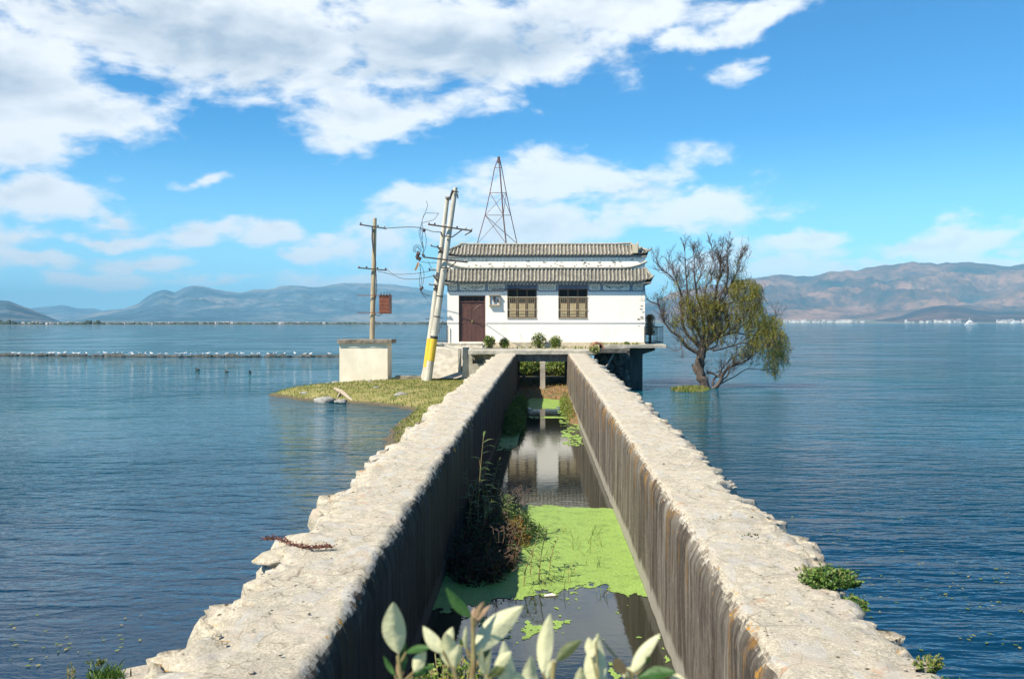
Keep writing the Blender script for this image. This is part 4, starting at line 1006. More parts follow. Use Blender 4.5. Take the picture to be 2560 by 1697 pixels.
for i, (cx, cy, rr, lb) in enumerate([(545, 1100, 62, 'green bush beside the door on the deck before the house'), (692, 1100, 45, 'small bush second from the door along the white wall'), (1020, 1100, 76, 'largest yellow green bush below the left window'), (1180, 1102, 60, 'rounded bush right of the largest one on the deck')]):
    p = C2(cx, cy, 51.5); p.z = bz0; rx = rr*.262/F*51.5; bush('deck_bush', p, rx, (C2(0, cy-2*rr, 51.5).z-bz0)/2*.95, 950, m_bush, lb, ls=.085, group='bushes on the deck')
mb = MB()
for k in range(420):
    x = lerp(dk0+.3, dk1+2.6, R.random()**.6); y = R.uniform(50.2, 52.8) if x < dk1 else R.uniform(52.25, 52.5); blade(mb, (x, y, zdk-.01 if x < dk1 else zp1-.01), R.uniform(.05, .2), .035)
tag(mb.build('deck_weeds', m_grass), 'sparse weeds and grass tufts along the foot of the white house', 'weeds', kind='stuff')
p = C2(1860, 1085, 52.35); bush('platform_weed', p, .14, .12, 160, m_bush, 'small green weed on the platform edge at the right', 'weed', .07)
p = C2(1545, 1225, 47.6); p.z = 1.98; bush('dry_weed_clump', p, .28, .22, 220, m_grass, 'dry yellow weed at the end of the right canal wall', 'weed', .1)
# greenery seen beyond the opening
for x_, y_, rr, lb in ((-1.3, 64.0, 1.5, 'green bush seen through the left half of the canal opening'), (1.3, 64.3, 1.7, 'green bush seen through the right half of the canal opening')):
    bush('waterside_bush', (x_, y_, .05), rr, .6, 4600, m_bush, lb, ls=.14)
# potted shrub on balcony right
p = C2(2080, 1050, 55.2); p.z = zp1
r = empty('autumn_shrub', p, 'small red and yellow leaved shrub on the balcony beside the house', 'shrub')
mb = MB(); mb.tube([p, p+Vector((.02, 0, .6)), p+Vector((0, 0, 1.3))], [.07, .06, .03], 6); mb.build('trunk', m_bark, r)
mb = MB()
for k in range(1500):
    z = R.uniform(.5, 1.62); wd = .36*(1-.35*(z-.5)); q = p+Vector((R.gauss(-.05, .45)*wd, R.gauss(0, .3), z)); u = Vector((R.uniform(-.4, .4), R.uniform(-.4, .4), -1)).normalized()*R.uniform(.05, .12); v = u.orthogonal().normalized()*.02
    mb.add([q, q+u*.5+v, q+u, q+u*.5-v], [(0, 1, 2, 3)])
mb.build('foliage', m_tips, r)
# ------------------------------------------------------------------ transformer plinth box + poles
YB_ = 50.0
def C3(cx, cy, Y): return at(650+cx*.2551, 820+cy*.2551, Y)
ba, bb = C3(778, 150, YB_), C3(1250, 530, YB_)
bx = empty('electricity_box', ((ba.x+bb.x)/2, YB_+.7, .3), 'cream rendered square masonry box with dark cap on the grassy bank', 'utility box')
mb = MB(); mb.box(ba.x, bb.x, YB_, YB_+1.4, .15, ba.z-.003); mb.build('body', m_boxc, bx)
mb = MB(); mb.box(ba.x+.12, bb.x-.1, YB_-.025, YB_, ba.z-.2, ba.z-.16); mb.build('rendered_line', m_boxc, bx)
ct = C3(0, 118, YB_-.12).z
mb = MB(); rough_slab(mb, ba.x-.09, bb.x+.22, YB_-.12, YB_+1.55, ba.z, ct+.03, 30, .03); mb.build('cap', m_cap, bx)
YP = 50.9
pb_ = C3(1097, 110, YP); ptop = tc1(538, 650, YP)
pt = empty('straight_pole', (pb_.x, YP, ct), 'straight tan utility pole standing in the masonry box', 'utility pole')
mb = MB(); mb.tube([(pb_.x, YP, ct-.3), lerp(pb_, ptop, .5), ptop], [.135, .12, .095], 14); mb.build('pole', m_tan, pt, smooth=False)
def crossarm(a, b_, par, m=m_iron, w_=.075, ins=(.03, .3, .7, .97), hgt=.12):
    mb = MB(); mb.bar(a, b_, w_, w_*.8); o = mb.build('crossarm', m, par)
    for t in ins:
        q = lerp(a, b_, t); mb = MB(); mb.tube([q+Vector((0, 0, .02)), q+Vector((0, 0, hgt*.4)), q+Vector((0, 0, hgt*.45)), q+Vector((0, 0, hgt*.75)), q+Vector((0, 0, hgt))], [.02, .02, .045, .05, .02], 8); mb.build('insulator', m_iron if R.random() < .5 else m_porc, o)
crossarm(tc1(390, 712, YP-.2), tc1(652, 752, YP-.2), pt, ins=(.04, .68, .93))
crossarm(tc1(372, 1135, YP-.2), tc1(655, 1160, YP-.2), pt, ins=(.04, .3, .68, .96))
crossarm(tc1(365, 1406, YP-.2), tc1(700, 1404, YP-.2), pt, m_rust, .045, ins=())
crossarm(tc1(365, 1574, YP-.2), tc1(620, 1574, YP-.2), pt, m_rust, .045, ins=())
mb = MB()
mb.tube([tc1(x, y, YP-.17) for x, y in ((510, 735), (508, 850), (520, 960), (540, 1040), (545, 1130), (552, 1230), (555, 1340), (545, 1430), (530, 1500), (527, 1560), (545, 1598), (580, 1606), (605, 1586))], .02, 5)
mb.tube([tc1(x, y, YP-.19) for x, y in ((518, 740), (514, 850), (530, 980), (548, 1080), (548, 1200))], .016, 5)
mb.build('down_cable', m_wire, pt)
ta, tb = tc1(580, 1408, YP-.5), tc1(690, 1640, YP-.5)
tf = empty('transformer', ((ta.x+tb.x)/2, YP-.3, tb.z), 'rusty red metal transformer box hung on the straight pole', 'transformer')
mb = MB(); zb = tc1(0, 1584, YP-.5).z; mb.box(ta.x, tb.x, YP-.5, YP-.05, zb, ta.z)
for i in range(5): z = lerp(zb+.06, ta.z-.08, i/4); mb.box(ta.x-.008, tb.x+.008, YP-.512, YP-.49, z-.012, z+.012)
mb.build('tank', m_rust, tf)
mb = MB(); mb.box(tb.x-.07, tb.x+.012, YP-.53, YP-.513, zb-.01, ta.z+.01); mb.box(ta.x-.03, tb.x+.03, YP-.53, YP-.02, ta.z, ta.z+.03); mb.build('lid', m_steel, tf)
for i in range(4):
    x = lerp(ta.x+.06, tb.x-.06, i/3); mb = MB(); mb.tube([(x, YP-.3, ta.z+.03), (x, YP-.3, ta.z+.08), (x, YP-.3, ta.z+.1), (x+.02, YP-.3, ta.z+.2)], [.03, .035, .02, .012], 7); mb.build('bushing', m_iron, tf)
# leaning poles
def lpole(t1, b1, Y1_, Y2_, r0, r1, bands, label, nm='leaning_pole'):
    T_ = at(*t1, Y1_); B_ = at(*b1, Y2_); d = (B_-T_); B2 = B_+d*.06
    r = empty(nm, B_, label, 'utility pole', 'leaning concrete poles')
    mb = MB(); n = 14; mb.tube([lerp(T_, B2, i/n) for i in range(n+1)], [lerp(r0, r1, i/n) for i in range(n+1)], 14); mb.build('pole', m_pole, r)
    for (t0, t1_, m, nn, ex) in bands:
        mb = MB(); mb.tube([lerp(T_, B_, lerp(t0, t1_, i/6)) for i in range(7)], [lerp(r0, r1, lerp(t0, t1_, i/6))+ex for i in range(7)], 14); mb.build(nn, m, r)
    return r, T_, B_
pA, TA, BA = lpole((1139, 469), (1069, 955), 48.9, 48.9, .11, .195, [(.775, .89, m_yel, 'yellow_band', .004), (.762, .776, m_blk, 'black_band', .006), (.66, .665, m_iron, 'clamp', .01), (.555, .56, m_iron, 'clamp', .01)], 'thicker front leaning concrete pole with yellow painted band')
pB, TB, BB = lpole((1119, 492), (1063, 949), 49.3, 49.3, .10, .18, [(.775, .93, m_yel, 'yellow_band', .004), (.3, .306, m_iron, 'clamp', .01), (.5, .506, m_iron, 'clamp', .01)], 'thinner shorter leaning concrete pole half hidden behind the front one')
crossarm(tc1(1060, 710, 48.65), tc1(1490, 773, 48.65), pA, w_=.085, ins=(.02, .15, .4, .66, .86, .99))
crossarm(tc1(1012, 1030, 48.65), tc1(1445, 1082, 48.65), pA, w_=.085, ins=(.02, .95))
mb = MB()
for q in (((1220, 825), (1300, 832), (1390, 765)), ((1185, 1135), (1265, 1138), (1335, 1078)), ((1490, 775), (1420, 815))):
    for a, b_ in zip(q, q[1:]): mb.bar(tc1(*a, 48.68), tc1(*b_, 48.68), .05)
mb.bar(tc1(1345, 410, 48.7), tc1(1352, 455, 48.7), .06); mb.bar(tc1(1270, 470, 49.0), tc1(1300, 375, 48.8), .07); mb.bar(tc1(1290, 385, 48.7), tc1(1360, 395, 48.7), .05)
mb.build('bracket', m_iron, pA)
for (a, b_) in (((1085, 920), (1200, 945)), ((1068, 1157), (1145, 1160)), ((1070, 1300), (1160, 1308)), ((1110, 1215), (1170, 1225)), ((1232, 455), (1262, 480))):
    crossarm(tc1(*a, 49.08), tc1(*b_, 49.08), pB, w_=.06, ins=(.05, .6), hgt=.1)
mb = MB()
for (a, b_) in (((1150, 930), (1200, 985)), ((1115, 1220), (1160, 1270)), ((1125, 1305), (1140, 1370)), ((1185, 785), (1200, 830))): mb.bar(tc1(*a, 49.08), tc1(*b_, 49.08), .07)
mb.build('bracket', m_iron, pB)
# cables
def cable(pts, Y0_, Y1_, r, name, label, m=m_wire, parent=None):
    n = len(pts); P_ = [tc1(x, y, lerp(Y0_, Y1_, i/(n-1))) for i, (x, y) in enumerate(pts)]
    Q = []
    for i in range(n-1):
        p0, p1, p2, p3 = P_[max(i-1, 0)], P_[i], P_[i+1], P_[min(i+2, n-1)]
        for k in range(5):
            t = k/5; Q.append(.5*((2*p1)+(p2-p0)*t+(2*p0-5*p1+4*p2-p3)*t*t+(3*p1-p0-3*p2+p3)*t**3))
    Q.append(P_[-1]); mb = MB(); mb.tube(Q, r, 5); o = mb.build(name, m, parent)
    if not parent: tag(o, label, 'cable')
    return o
cable([(652, 748), (800, 738), (900, 736), (970, 741), (1040, 760), (1110, 780), (1190, 786)], YP, 50, .02, 'overhead_cable', 'upper slack cable from straight pole to leaning poles')
cable([(655, 1150), (720, 1195), (850, 1196), (980, 1185), (1095, 1160)], YP, 50, .014, 'overhead_cable', 'shorter sagging cable at the straight pole lower crossarm')
cable([(560, 1168), (700, 1200), (790, 1235), (880, 1246), (1000, 1238), (1120, 1212)], YP, 50, .014, 'overhead_cable', 'lowest deeply sagging cable between straight pole and leaning poles')
tg = empty('cable_tangle', tc1(1000, 740, 49.6), 'tangled black cables hanging in loops left of the leaning poles', 'cables')
for pts in [[(1042, 480), (1052, 530), (1030, 600), (1005, 660), (990, 730), (985, 760)], [(1165, 602), (1100, 600), (1035, 602), (1010, 640), (1000, 700), (1010, 745)], [(1160, 605), (1120, 660), (1060, 680), (1000, 700), (985, 740)],
            [(985, 750), (970, 780), (985, 860), (1000, 920), (1018, 975), (1010, 1010)], [(990, 750), (1005, 800), (1000, 880), (1015, 960)], [(1000, 750), (1030, 800), (1042, 880), (1030, 950), (1005, 990)], [(980, 750), (990, 820), (1008, 900), (1015, 940)],
            [(915, 980), (915, 935), (945, 912), (985, 925), (990, 960), (1010, 980), (1020, 960)], [(925, 980), (925, 945), (950, 925), (975, 945), (985, 975)], [(935, 985), (940, 945), (960, 935), (970, 960), (975, 1000)],
            [(975, 1090), (985, 1160), (975, 1240), (980, 1330), (1010, 1380), (1095, 1412)], [(985, 1100), (1010, 1150), (1020, 1220), (1005, 1300), (985, 1350), (1000, 1390), (1050, 1445)], [(980, 1100), (985, 1180), (995, 1260), (985, 1340), (1020, 1400), (1070, 1412)],
            [(990, 1075), (1060, 1085), (1150, 1085)], [(1060, 1075), (1090, 1130), (1110, 1150)], [(1010, 1010), (990, 1050), (970, 1080)]]:
    cable(pts, 49.6+R.uniform(-.2, .2), 49.6+R.uniform(-.2, .2), .012, 'cable', None, m_wire, tg)
mb = MB(); 
for (x, y, s_) in ((960, 1000, .11), (955, 1030, .1), (975, 1045, .08), (1010, 1008, .06), (1020, 770, .07), (990, 1340, .07), (1005, 1330, .06)): 
    p = tc1(x, y, 49.6); mb.ball(p, (s_, s_, s_*1.2), 8, 6, .7, x)
mb.build('junction_lump', m_steel, tg)
mb = MB(); mb.add([tc1(955, 1075, 49.6), tc1(972, 1080, 49.55), tc1(965, 1120, 49.62), tc1(940, 1165, 49.6), tc1(925, 1155, 49.58), tc1(945, 1110, 49.6)], [(0, 1, 2, 5), (5, 2, 3, 4)])
mb.add([tc1(955, 1075, 49.63), tc1(972, 1080, 49.58), tc1(965, 1120, 49.65), tc1(940, 1165, 49.63), tc1(925, 1155, 49.61), tc1(945, 1110, 49.63)], [(0, 5, 2, 1), (5, 4, 3, 2)]); mb.build('rag', m_orange, tg)
mb = MB()
for k in range(14): p = C3(1040+R.uniform(-330, 330), 530+R.uniform(-20, 180), 48); g = gz(650+(1040+R.uniform(-330, 330))*.2551, 820+R.uniform(560, 700)*.2551, .3)
# driftwood and stones on bank
def onbank(cx, cy):
    z = .3
    for _ in range(8): p = gz(650+cx*.2551, 820+cy*.2551, z); z = lerp(z, max(.02, bz(p.x, p.y)), .6)
    p.z = z; return p
a, b_ = onbank(735, 660), onbank(910, 722); mb = MB(); a.z += .22; b_.z = .1; mb.tube([a, lerp(a, b_, .4)+Vector((0, 0, .05)), lerp(a, b_, .75), b_], [.06, .1, .08, .04], 7)
c_ = onbank(770, 715); mb.tube([lerp(a, b_, .3), c_+Vector((-.1, 0, .0))], [.05, .03], 6)
tag(mb.build('driftwood_log', simple('bleached_wood', (.46, .38, .29), (.3, .24, .18), 8, .9, .01)), 'bleached log lying at the water edge of the grassy bank', 'log')
mst = simple('bank_stone', (.34, .33, .3), (.2, .2, .19), 5, .9, .02)
for i, (cx, cy, s_, lb) in enumerate([(800, 705, .3, 'pale stone under the bleached log at the water edge'), (640, 700, .5, 'flat grey stone slab half in water left of the log'), (1385, 655, .3, 'dark grey stone in the middle of the grassy bank'), (740, 548, .35, 'pale flat stone at the left foot of the cream box'), (655, 560, .22, 'small brown stone left of the cream box foot'), (430, 640, .2, 'small mossy stone near the tip of the grassy spit'), (1140, 585, .15, 'small dark stone in the grass before the cream box'), (1080, 530, .16, 'pale stone against the front of the cream box')]):
    p = onbank(cx, cy); mb = MB(); mb.ball((0, 0, 0), (s_, s_*.6, s_*.4), 12, 8, .5, i*7); o = mb.build('bank_stone', mst, smooth=True); o.location = p; tag(o, lb, 'stone', 'stones on the grassy bank')
# ------------------------------------------------------------------ willow
YW = 53.4
def W(cx, cy, dy=0.): return at(*c4(cx, cy), YW+dy)
wt = empty('willow_tree', W(690, 1470), 'half bare twisted willow standing in the lake right of the house', 'tree')
wood = MB(); twg = MB(); ends = []
limbs = [([(735, 1500), (715, 1440), (690, 1370), (670, 1290), (675, 1210), (700, 1140), (715, 1080)], .5, .38, 0), ([(650, 1330), (625, 1290), (610, 1250)], .2, .1, .2),
 ([(780, 1470), (830, 1440), (880, 1340), (930, 1280), (1000, 1250), (1080, 1220), (1140, 1170), (1150, 1080)], .22, .07, -.2), ([(800, 1460), (900, 1400), (1000, 1350), (1100, 1290), (1250, 1300), (1330, 1280)], .08, .02, .3), ([(790, 1440), (800, 1380), (850, 1340), (870, 1290), (940, 1220)], .12, .04, .2), ([(860, 1400), (920, 1350), (940, 1290), (1010, 1230), (1080, 1240)], .08, .03, -.3), ([(740, 1120), (830, 1080), (800, 1000), (870, 920)], .1, .03, .4), ([(680, 1100), (640, 1000), (610, 940), (640, 840)], .09, .03, -.4), ([(710, 1060), (730, 940), (770, 860), (760, 760)], .1, .03, .7), ([(740, 1320), (790, 1330), (860, 1360), (900, 1300)], .15, .08, -.1), ([(970, 1240), (990, 1180), (1060, 1170), (1120, 1190)], .09, .04, -.3),
 ([(690, 1160), (620, 1130), (560, 1090), (500, 1010), (430, 960), (380, 900), (340, 830), (310, 730), (230, 690)], .22, .04, -.3), ([(560, 1090), (510, 1050), (520, 1150)], .08, .03, -.4),
 ([(700, 1130), (640, 1060), (560, 980), (520, 880), (515, 780), (510, 640), (490, 560), (430, 480), (360, 420), (290, 345)], .2, .03, .3), ([(510, 640), (480, 540), (450, 440), (410, 370)], .07, .02, .2), ([(715, 1100), (660, 960), (600, 860), (570, 640), (555, 480), (545, 330), (540, 200)], .17, .02, -.4),
 ([(720, 1090), (710, 940), (700, 800), (650, 640), (630, 480), (630, 340), (605, 180)], .22, .02, .5), ([(640, 560), (690, 420), (660, 320), (640, 230)], .06, .02, .6), ([(725, 1090), (760, 960), (740, 820), (720, 700), (730, 560), (780, 500), (770, 420)], .18, .03, -.6),
 ([(730, 1090), (790, 980), (830, 860), (810, 740), (820, 600), (840, 500), (860, 400), (850, 300), (800, 320), (770, 160), (735, 70)], .22, .02, .1), ([(820, 560), (880, 420), (850, 330), (880, 200), (885, 110)], .08, .02, .3), ([(740, 1080), (850, 960), (860, 830), (850, 680), (900, 560), (930, 430), (920, 300), (930, 150)], .17, .02, -.7),
 ([(850, 700), (920, 620), (960, 520), (1000, 440), (1020, 330), (1050, 280)], .08, .02, .2), ([(760, 1060), (840, 1000), (930, 900), (880, 750), (960, 700), (1050, 660), (1120, 560)], .15, .03, .6), ([(940, 930), (930, 860), (900, 780)], .06, .03, .3), ([(780, 1040), (880, 1000), (960, 950), (1060, 900), (1150, 820), (1200, 700)], .13, .03, -.5),
 ([(770, 1060), (900, 990), (1000, 970), (1120, 990), (1240, 960), (1320, 860)], .12, .03, .9), ([(790, 1130), (880, 1110), (980, 1080), (1080, 1060), (1200, 1100), (1300, 1080), (1400, 1100)], .1, .03, -.8), ([(700, 1000), (735, 1060), (740, 1110)], .03, .03, -.9),
 ([(690, 1300), (705, 1240), (660, 1190)], .2, .15, -.4)]
for pts, r0, r1, dy in limbs:
    n = len(pts); P_ = [W(x, y, dy*(i/(n-1))+(0 if i else 0)) for i, (x, y) in enumerate(pts)]; Q = []
    for i in range(n-1):
        p0, p1, p2, p3 = P_[max(i-1, 0)], P_[i], P_[i+1], P_[min(i+2, n-1)]
        for k in range(4):
            t = k/4; q = .5*((2*p1)+(p2-p0)*t+(2*p0-5*p1+4*p2-p3)*t*t+(3*p1-p0-3*p2+p3)*t**3)
            wob = .5*r0 if r0 > .2 else .06; q += Vector((fbm(q.z*1.5, i, dy), fbm(q.z*1.5, i+9, dy), 0))*wob*(.4 if i or k else 0); Q.append(q)
    Q.append(P_[-1]); m = len(Q); rad = [lerp(r0, r1, (i/(m-1))**.7)*(.85+.3*abs(fbm(i*.7, dy, 3)))*.5*2*.62 for i in range(m)]
    wood.tube(Q, rad, 9 if r0 > .15 else 6)
    for i in range(2, m):
        ends.append((Q[i], (Q[i]-Q[i-1]).normalized(), i/m))
def twig(p, d, L, r, lvl):
    n = max(3, int(L/.16)); pts = [p]; q = p.copy(); d = d.copy(); ph = R.uniform(0, 6)
    for i in range(n):
        d = (d+Vector((R.gauss(0, .32), R.gauss(0, .32), R.gauss(.05, .2)+.1))).normalized(); q = q+d*(L/n); pts.append(q.copy())
    twg.tube(pts, [lerp(r, .004, i/n) for i in range(n+1)], 3, False)
    if lvl:
        for k in range(R.randint(2, 4)):
            i = R.randint(1, n-1); twig(pts[i], (pts[i+1]-pts[i]+Vector((R.gauss(0, .5), R.gauss(0, .5), R.uniform(-.2, .6)))*.2).normalized(), L*R.uniform(.4, .75), r*.6, lvl-1)
for p, d, t in ends:
    if p.z < 1.6 and R.random() < .6: continue
    top_ = sstep(8.3, 6.2, p.z)
    if p.z > 7.9: continue
    for k in range(2 if p.z > 3 else 1):
        dd = (d*.8+Vector((R.gauss(0, .55), R.gauss(0, .6), R.uniform(-.1, .7)))).normalized()
        if R.random() < .85: twig(p, dd, R.uniform(.4, 1.15)*(.35+.65*top_), .016, 2)
wood.build('trunk', m_bark, wt, smooth=True)
twg.build('twigs', m_twig, wt)
fol = MB()
fb = [(1080, 580, 135, 95, 620, 1.2), (1180, 640, 70, 110, 260, .8), (1010, 520, 60, 60, 130, .8), (1000, 690, 90, 110, 190, 1.), (1150, 820, 130, 130, 700, 1.2), (1330, 900, 100, 90, 330, 1.), (1290, 1030, 150, 140, 900, 1.3), (1400, 1080, 70, 130, 330, .8), (1330, 1230, 80, 110, 330, .6), (1200, 960, 130, 140, 450, 1.2),
      (765, 690, 70, 80, 330, .7), (640, 690, 100, 70, 240, .8), (590, 790, 70, 90, 190, .7), (650, 840, 70, 70, 110, .6), (470, 860, 35, 90, 80, .4), (830, 800, 120, 120, 110, 1.), (980, 850, 90, 80, 120, 1), (1100, 1120, 70, 60, 110, .6), (560, 700, 60, 50, 80, .5), (350, 620, 70, 60, 16, .4), (1050, 380, 70, 100, 12, .4), (860, 720, 50, 50, 90, .6), (1090, 720, 90, 60, 150, .8), (1420, 1190, 50, 60, 70, .4), (700, 700, 330, 330, 480, 1.3), (860, 900, 160, 150, 260, 1.1), (700, 830, 150, 120, 220, .9), (700, 960, 230, 120, 200, 1.), (480, 700, 200, 200, 90, 1), (980, 420, 110, 120, 50, .8), (1000, 1130, 130, 80, 90, .8)]
for (cx, cy, rx, ry, n, dp) in fb:
    for k in range(int(n*1.15)):
        a = R.uniform(0, 6.28); q = math.sqrt(R.random()); x = cx+math.cos(a)*rx*q; y = cy+math.sin(a)*ry*q
        if mn.noise(Vector((x*.022, y*.022, cx))) < -.22: continue
        p = W(x, y-15, R.gauss(0, dp*.6)); d = Vector((R.gauss(0, .35), R.gauss(0, .35), R.uniform(-.6, .1))); L = R.uniform(.15, .6)
        ns = int(L/.05)
        for i in range(ns):
            d = (d+Vector((R.gauss(0, .1), R.gauss(0, .1), -.22))).normalized(); p = p+d*.05
            u = (d*.6+Vector((R.gauss(0, .6), R.gauss(0, .6), R.gauss(-.2, .4)))).normalized()*R.uniform(.05, .1); v = u.cross(Vector((R.gauss(0, 1), R.gauss(0, 1), R.gauss(0, 1)))).normalized()*.017
            fol.add([p, p+u*.5+v, p+u, p+u*.5-v], [(0, 1, 2, 3)])
fol.build('crown', m_willow, wt)
mb = MB()
for k in range(1500):
    a = R.uniform(0, 6.28); q = math.sqrt(R.random()); x = 590+math.cos(a)*175*q; p = gz(*c4(x, 1475+math.sin(a)*22*q)); p.z = .0; blade(mb, p, R.uniform(.06, .26)*(1.1-q*.5), .035)
tag(mb.build('reed_islet', m_grass), 'low yellow green grass growing in the water at the willow foot', 'grass', kind='stuff')
# ------------------------------------------------------------------ canal plants
def reed(base, hgt, lean, nl, label, name='reed', m=m_reed, lw=.022, ll=.28, group='reeds in the canal'):
    r = empty(name, base, label, 'reed', group); B = Vector(base); pts = [B+Vector((lean[0]*t*t, lean[1]*t*t, hgt*t)) for t in [i/8 for i in range(9)]]
    mb = MB(); mb.tube(pts, [.009*(1-.6*i/8) for i in range(9)], 5); mb.build('stem', m_stem, r); mb = MB()
    for k in range(nl):
        t = lerp(.2, 1, k/nl); p = B+Vector((lean[0]*t*t, lean[1]*t*t, hgt*t)); a = R.uniform(0, 6.28); u = Vector((math.cos(a), math.sin(a)*.7, .7)).normalized(); L = ll*R.uniform(.6, 1.2); q = p; w0 = lw*R.uniform(.7, 1.2); prev = None
        for i in range(6):
            s_ = u.cross(Vector((0, 0, 1))).normalized()*w0*math.sin(math.pi*min(.97, (i+.6)/6)); 
            o_ = len(mb.v); mb.v += [tuple(q-s_), tuple(q+s_)]
            if prev is not None: mb.f.append((prev, prev+1, o_+1, o_)); mb.mi.append(0)
            prev = o_; q = q+u*L/5; u = (u+Vector((0, 0, -.28))).normalized()
    mb.build('leaves', m, r); return r
p = gd(1120, 1245); reed((-1.02, 15.6, .02), 1.75, (.1, .1), 16, 'tallest reed rising against the shaded left canal wall')
reed((-.95, 16.4, .02), 1.2, (-.1, .1), 12, 'reed just behind the tallest one by the left canal wall')
for i, (dx, dy, hg, lb) in enumerate([(1245, 1330, .75, 'sunlit reed standing dark against the duckweed'), (1225, 1315, .6, 'leafy reed at the shadow edge of the duckweed'), (1270, 1300, .45, 'short bent reed furthest right of the weed mass'), (1190, 1290, .5, 'reed at the back of the dark weed mass'), (1210, 1340, .5, 'low reed in the middle of the dark weed mass')]):
    p = gd(dx, dy+15); reed(tuple(p), hg, (.12, .05), 15, lb, lw=.014, ll=.2)
r = empty('weed_mass', (-.8, 15, 0), 'dark reddish tangled dead weeds along the left canal wall', 'weeds')
mb = MB()
def weedmass(mb, cx, cy, rx, ry, hg, n, ls=.05):
    for k in range(n):
        a = R.uniform(0, 6.28); q = math.sqrt(R.random()); x = cx+math.cos(a)*rx*q; y = cy+math.sin(a)*ry*q
        if x < -1.31: x = -1.31+R.uniform(0, .15)
        nn = mn.noise(Vector((x*4.3, y*3.1, 0)))
        if nn < -.18 and R.random() < .8: continue
        top_ = hg*(1-.6*q*q)*max(.15, 1+1.3*nn); z = R.uniform(0, 1)**.7*top_
        u = Vector((R.gauss(0, 1), R.gauss(0, 1), R.gauss(.3, .8))).normalized()*ls*R.uniform(.5, 1.6); v = u.orthogonal().normalized()*ls*.13; p = Vector((x, y, z+.01)); mb.add([p-v, p+v, p+u+v*.3, p+u-v*.3], [(0, 1, 2, 3)])
weedmass(mb, -.88, 14.6, .5, 1.6, .3, 6500, .09); weedmass(mb, -1.05, 17.4, .28, 1.6, .42, 3000, .1); mb.build('foliage', m_dry, r)
mb = MB()
for k in range(420):
    x = R.uniform(-1.28, -.5); y = R.uniform(13.2, 19); p = Vector((x, y, 0)); d = Vector((R.gauss(.05, .3), R.gauss(0, .35), 1)).normalized(); pts = [p]; L = R.uniform(.25, .65)
    for i in range(5): d = (d+Vector((R.gauss(.04, .16), R.gauss(0, .16), -.12))).normalized(); pts.append(pts[-1]+d*L/5)
    mb.tube(pts, .004, 3, False)
    for q in range(6):
        p = pts[R.randint(1, 5)]; u = Vector((R.gauss(0, 1), R.gauss(0, 1), R.gauss(.1, .5))).normalized()*R.uniform(.04, .11); v = u.orthogonal().normalized()*.007; mb.add([p, p+u*.5+v, p+u, p+u*.5-v], [(0, 1, 2, 3)])
mb.build('stems', m_twig, r)
mb = MB(); weedmass(mb, -.5, 16.3, .35, .8, .42, 1500, .08); weedmass(mb, -.2, 16.0, .25, .5, .25, 500, .08)
tag(mb.build('sunlit_weed_tuft', m_reed), 'green leafy weed tuft catching the sun at the shadow edge', 'weeds')
mb = MB(); weedmass(mb, -.42, 15.6, .22, .4, .3, 1100, .05)
tag(mb.build('orange_weed_tuft', m_tips), 'orange brown dried weed tuft beside the sunlit reeds', 'weeds')
mb = MB(); weedmass(mb, -.95, 33.5, .38, 3.6, .55, 5200, .1); weedmass(mb, -.9, 41, .3, 2.6, .35, 2200, .1)
tag(mb.build('canal_side_plants', m_green), 'leafy green plants along the left canal wall towards the bridge', 'plants', kind='stuff')
mb = MB(); weedmass(mb, 1.0, 40.5, .28, 5.5, .22, 2400, .08)
tag(mb.build('canal_edge_plants', m_bush), 'low yellow green plants along the right canal wall near the bridge', 'plants', kind='stuff')
mb = MB()
for k in range(60):
    x = R.uniform(-.15, .95); y = R.uniform(12.6, 16.5)
    for q in range(R.randint(1, 3)): blade(mb, (x+R.uniform(-.05, .05), y+R.uniform(-.05, .05), .015), R.uniform(.05, .24), .009, 1.1)
tag(mb.build('stray_sprigs', m_grass), 'thin straw sprigs poking through the duckweed', 'sprigs', kind='stuff')
mb = MB(); p = gd(1270, 1378); mb.box(-.07, .07, -.03, .03, 0, .01, Matrix.Translation((p.x, p.y, .018)) @ Matrix.Rotation(.3, 4, 'Z')); mb.box(-.03, .05, -.02, .02, .01, .02, Matrix.Translation((p.x, p.y, .018)) @ Matrix.Rotation(.5, 4, 'Z'))
tag(mb.build('floating_litter', m_panel), 'pale scrap of litter floating on the duckweed', 'litter')
for i in range(9):
    reed((R.uniform(-1.2, -.75), R.uniform(13.6, 19.5), .02), R.uniform(.6, 1.1), (R.uniform(-.1, .2), .05), 11, ['shortest', 'leafiest', 'straight', 'bent', 'thin', 'low', 'upright', 'rearmost', 'front'][i]+' dark reed among the weeds by the left canal wall', lw=.016, ll=.24)
# floating specks on lake
mb = MB(); 
for k in range(420):
    q = R.random()
    if q < .7: p = gd(R.uniform(1850, 2420), R.uniform(1300, 1600))
    elif q < .85: p = gd(R.uniform(1700, 2100), R.uniform(1180, 1320))
    else: p = gd(R.uniform(20, 330), R.uniform(1420, 1560))
    if fbm(p.x*.8, p.y*.8) < -.05: continue
    if abs(p.x) < 2.7: continue
    s_ = R.uniform(.008, .022); a = R.uniform(0, 3); u = Vector((math.cos(a), math.sin(a), 0)); v = Vector((-u.y, u.x, 0)); p.z = .016
    mb.add([p-u*s_*2, p-v*s_, p+u*s_*2, p+v*s_], [(0, 1, 2, 3)])
tag(mb.build('floating_weed', m_grass), 'scattered yellow green weed specks floating on the lake', 'weed', kind='stuff')
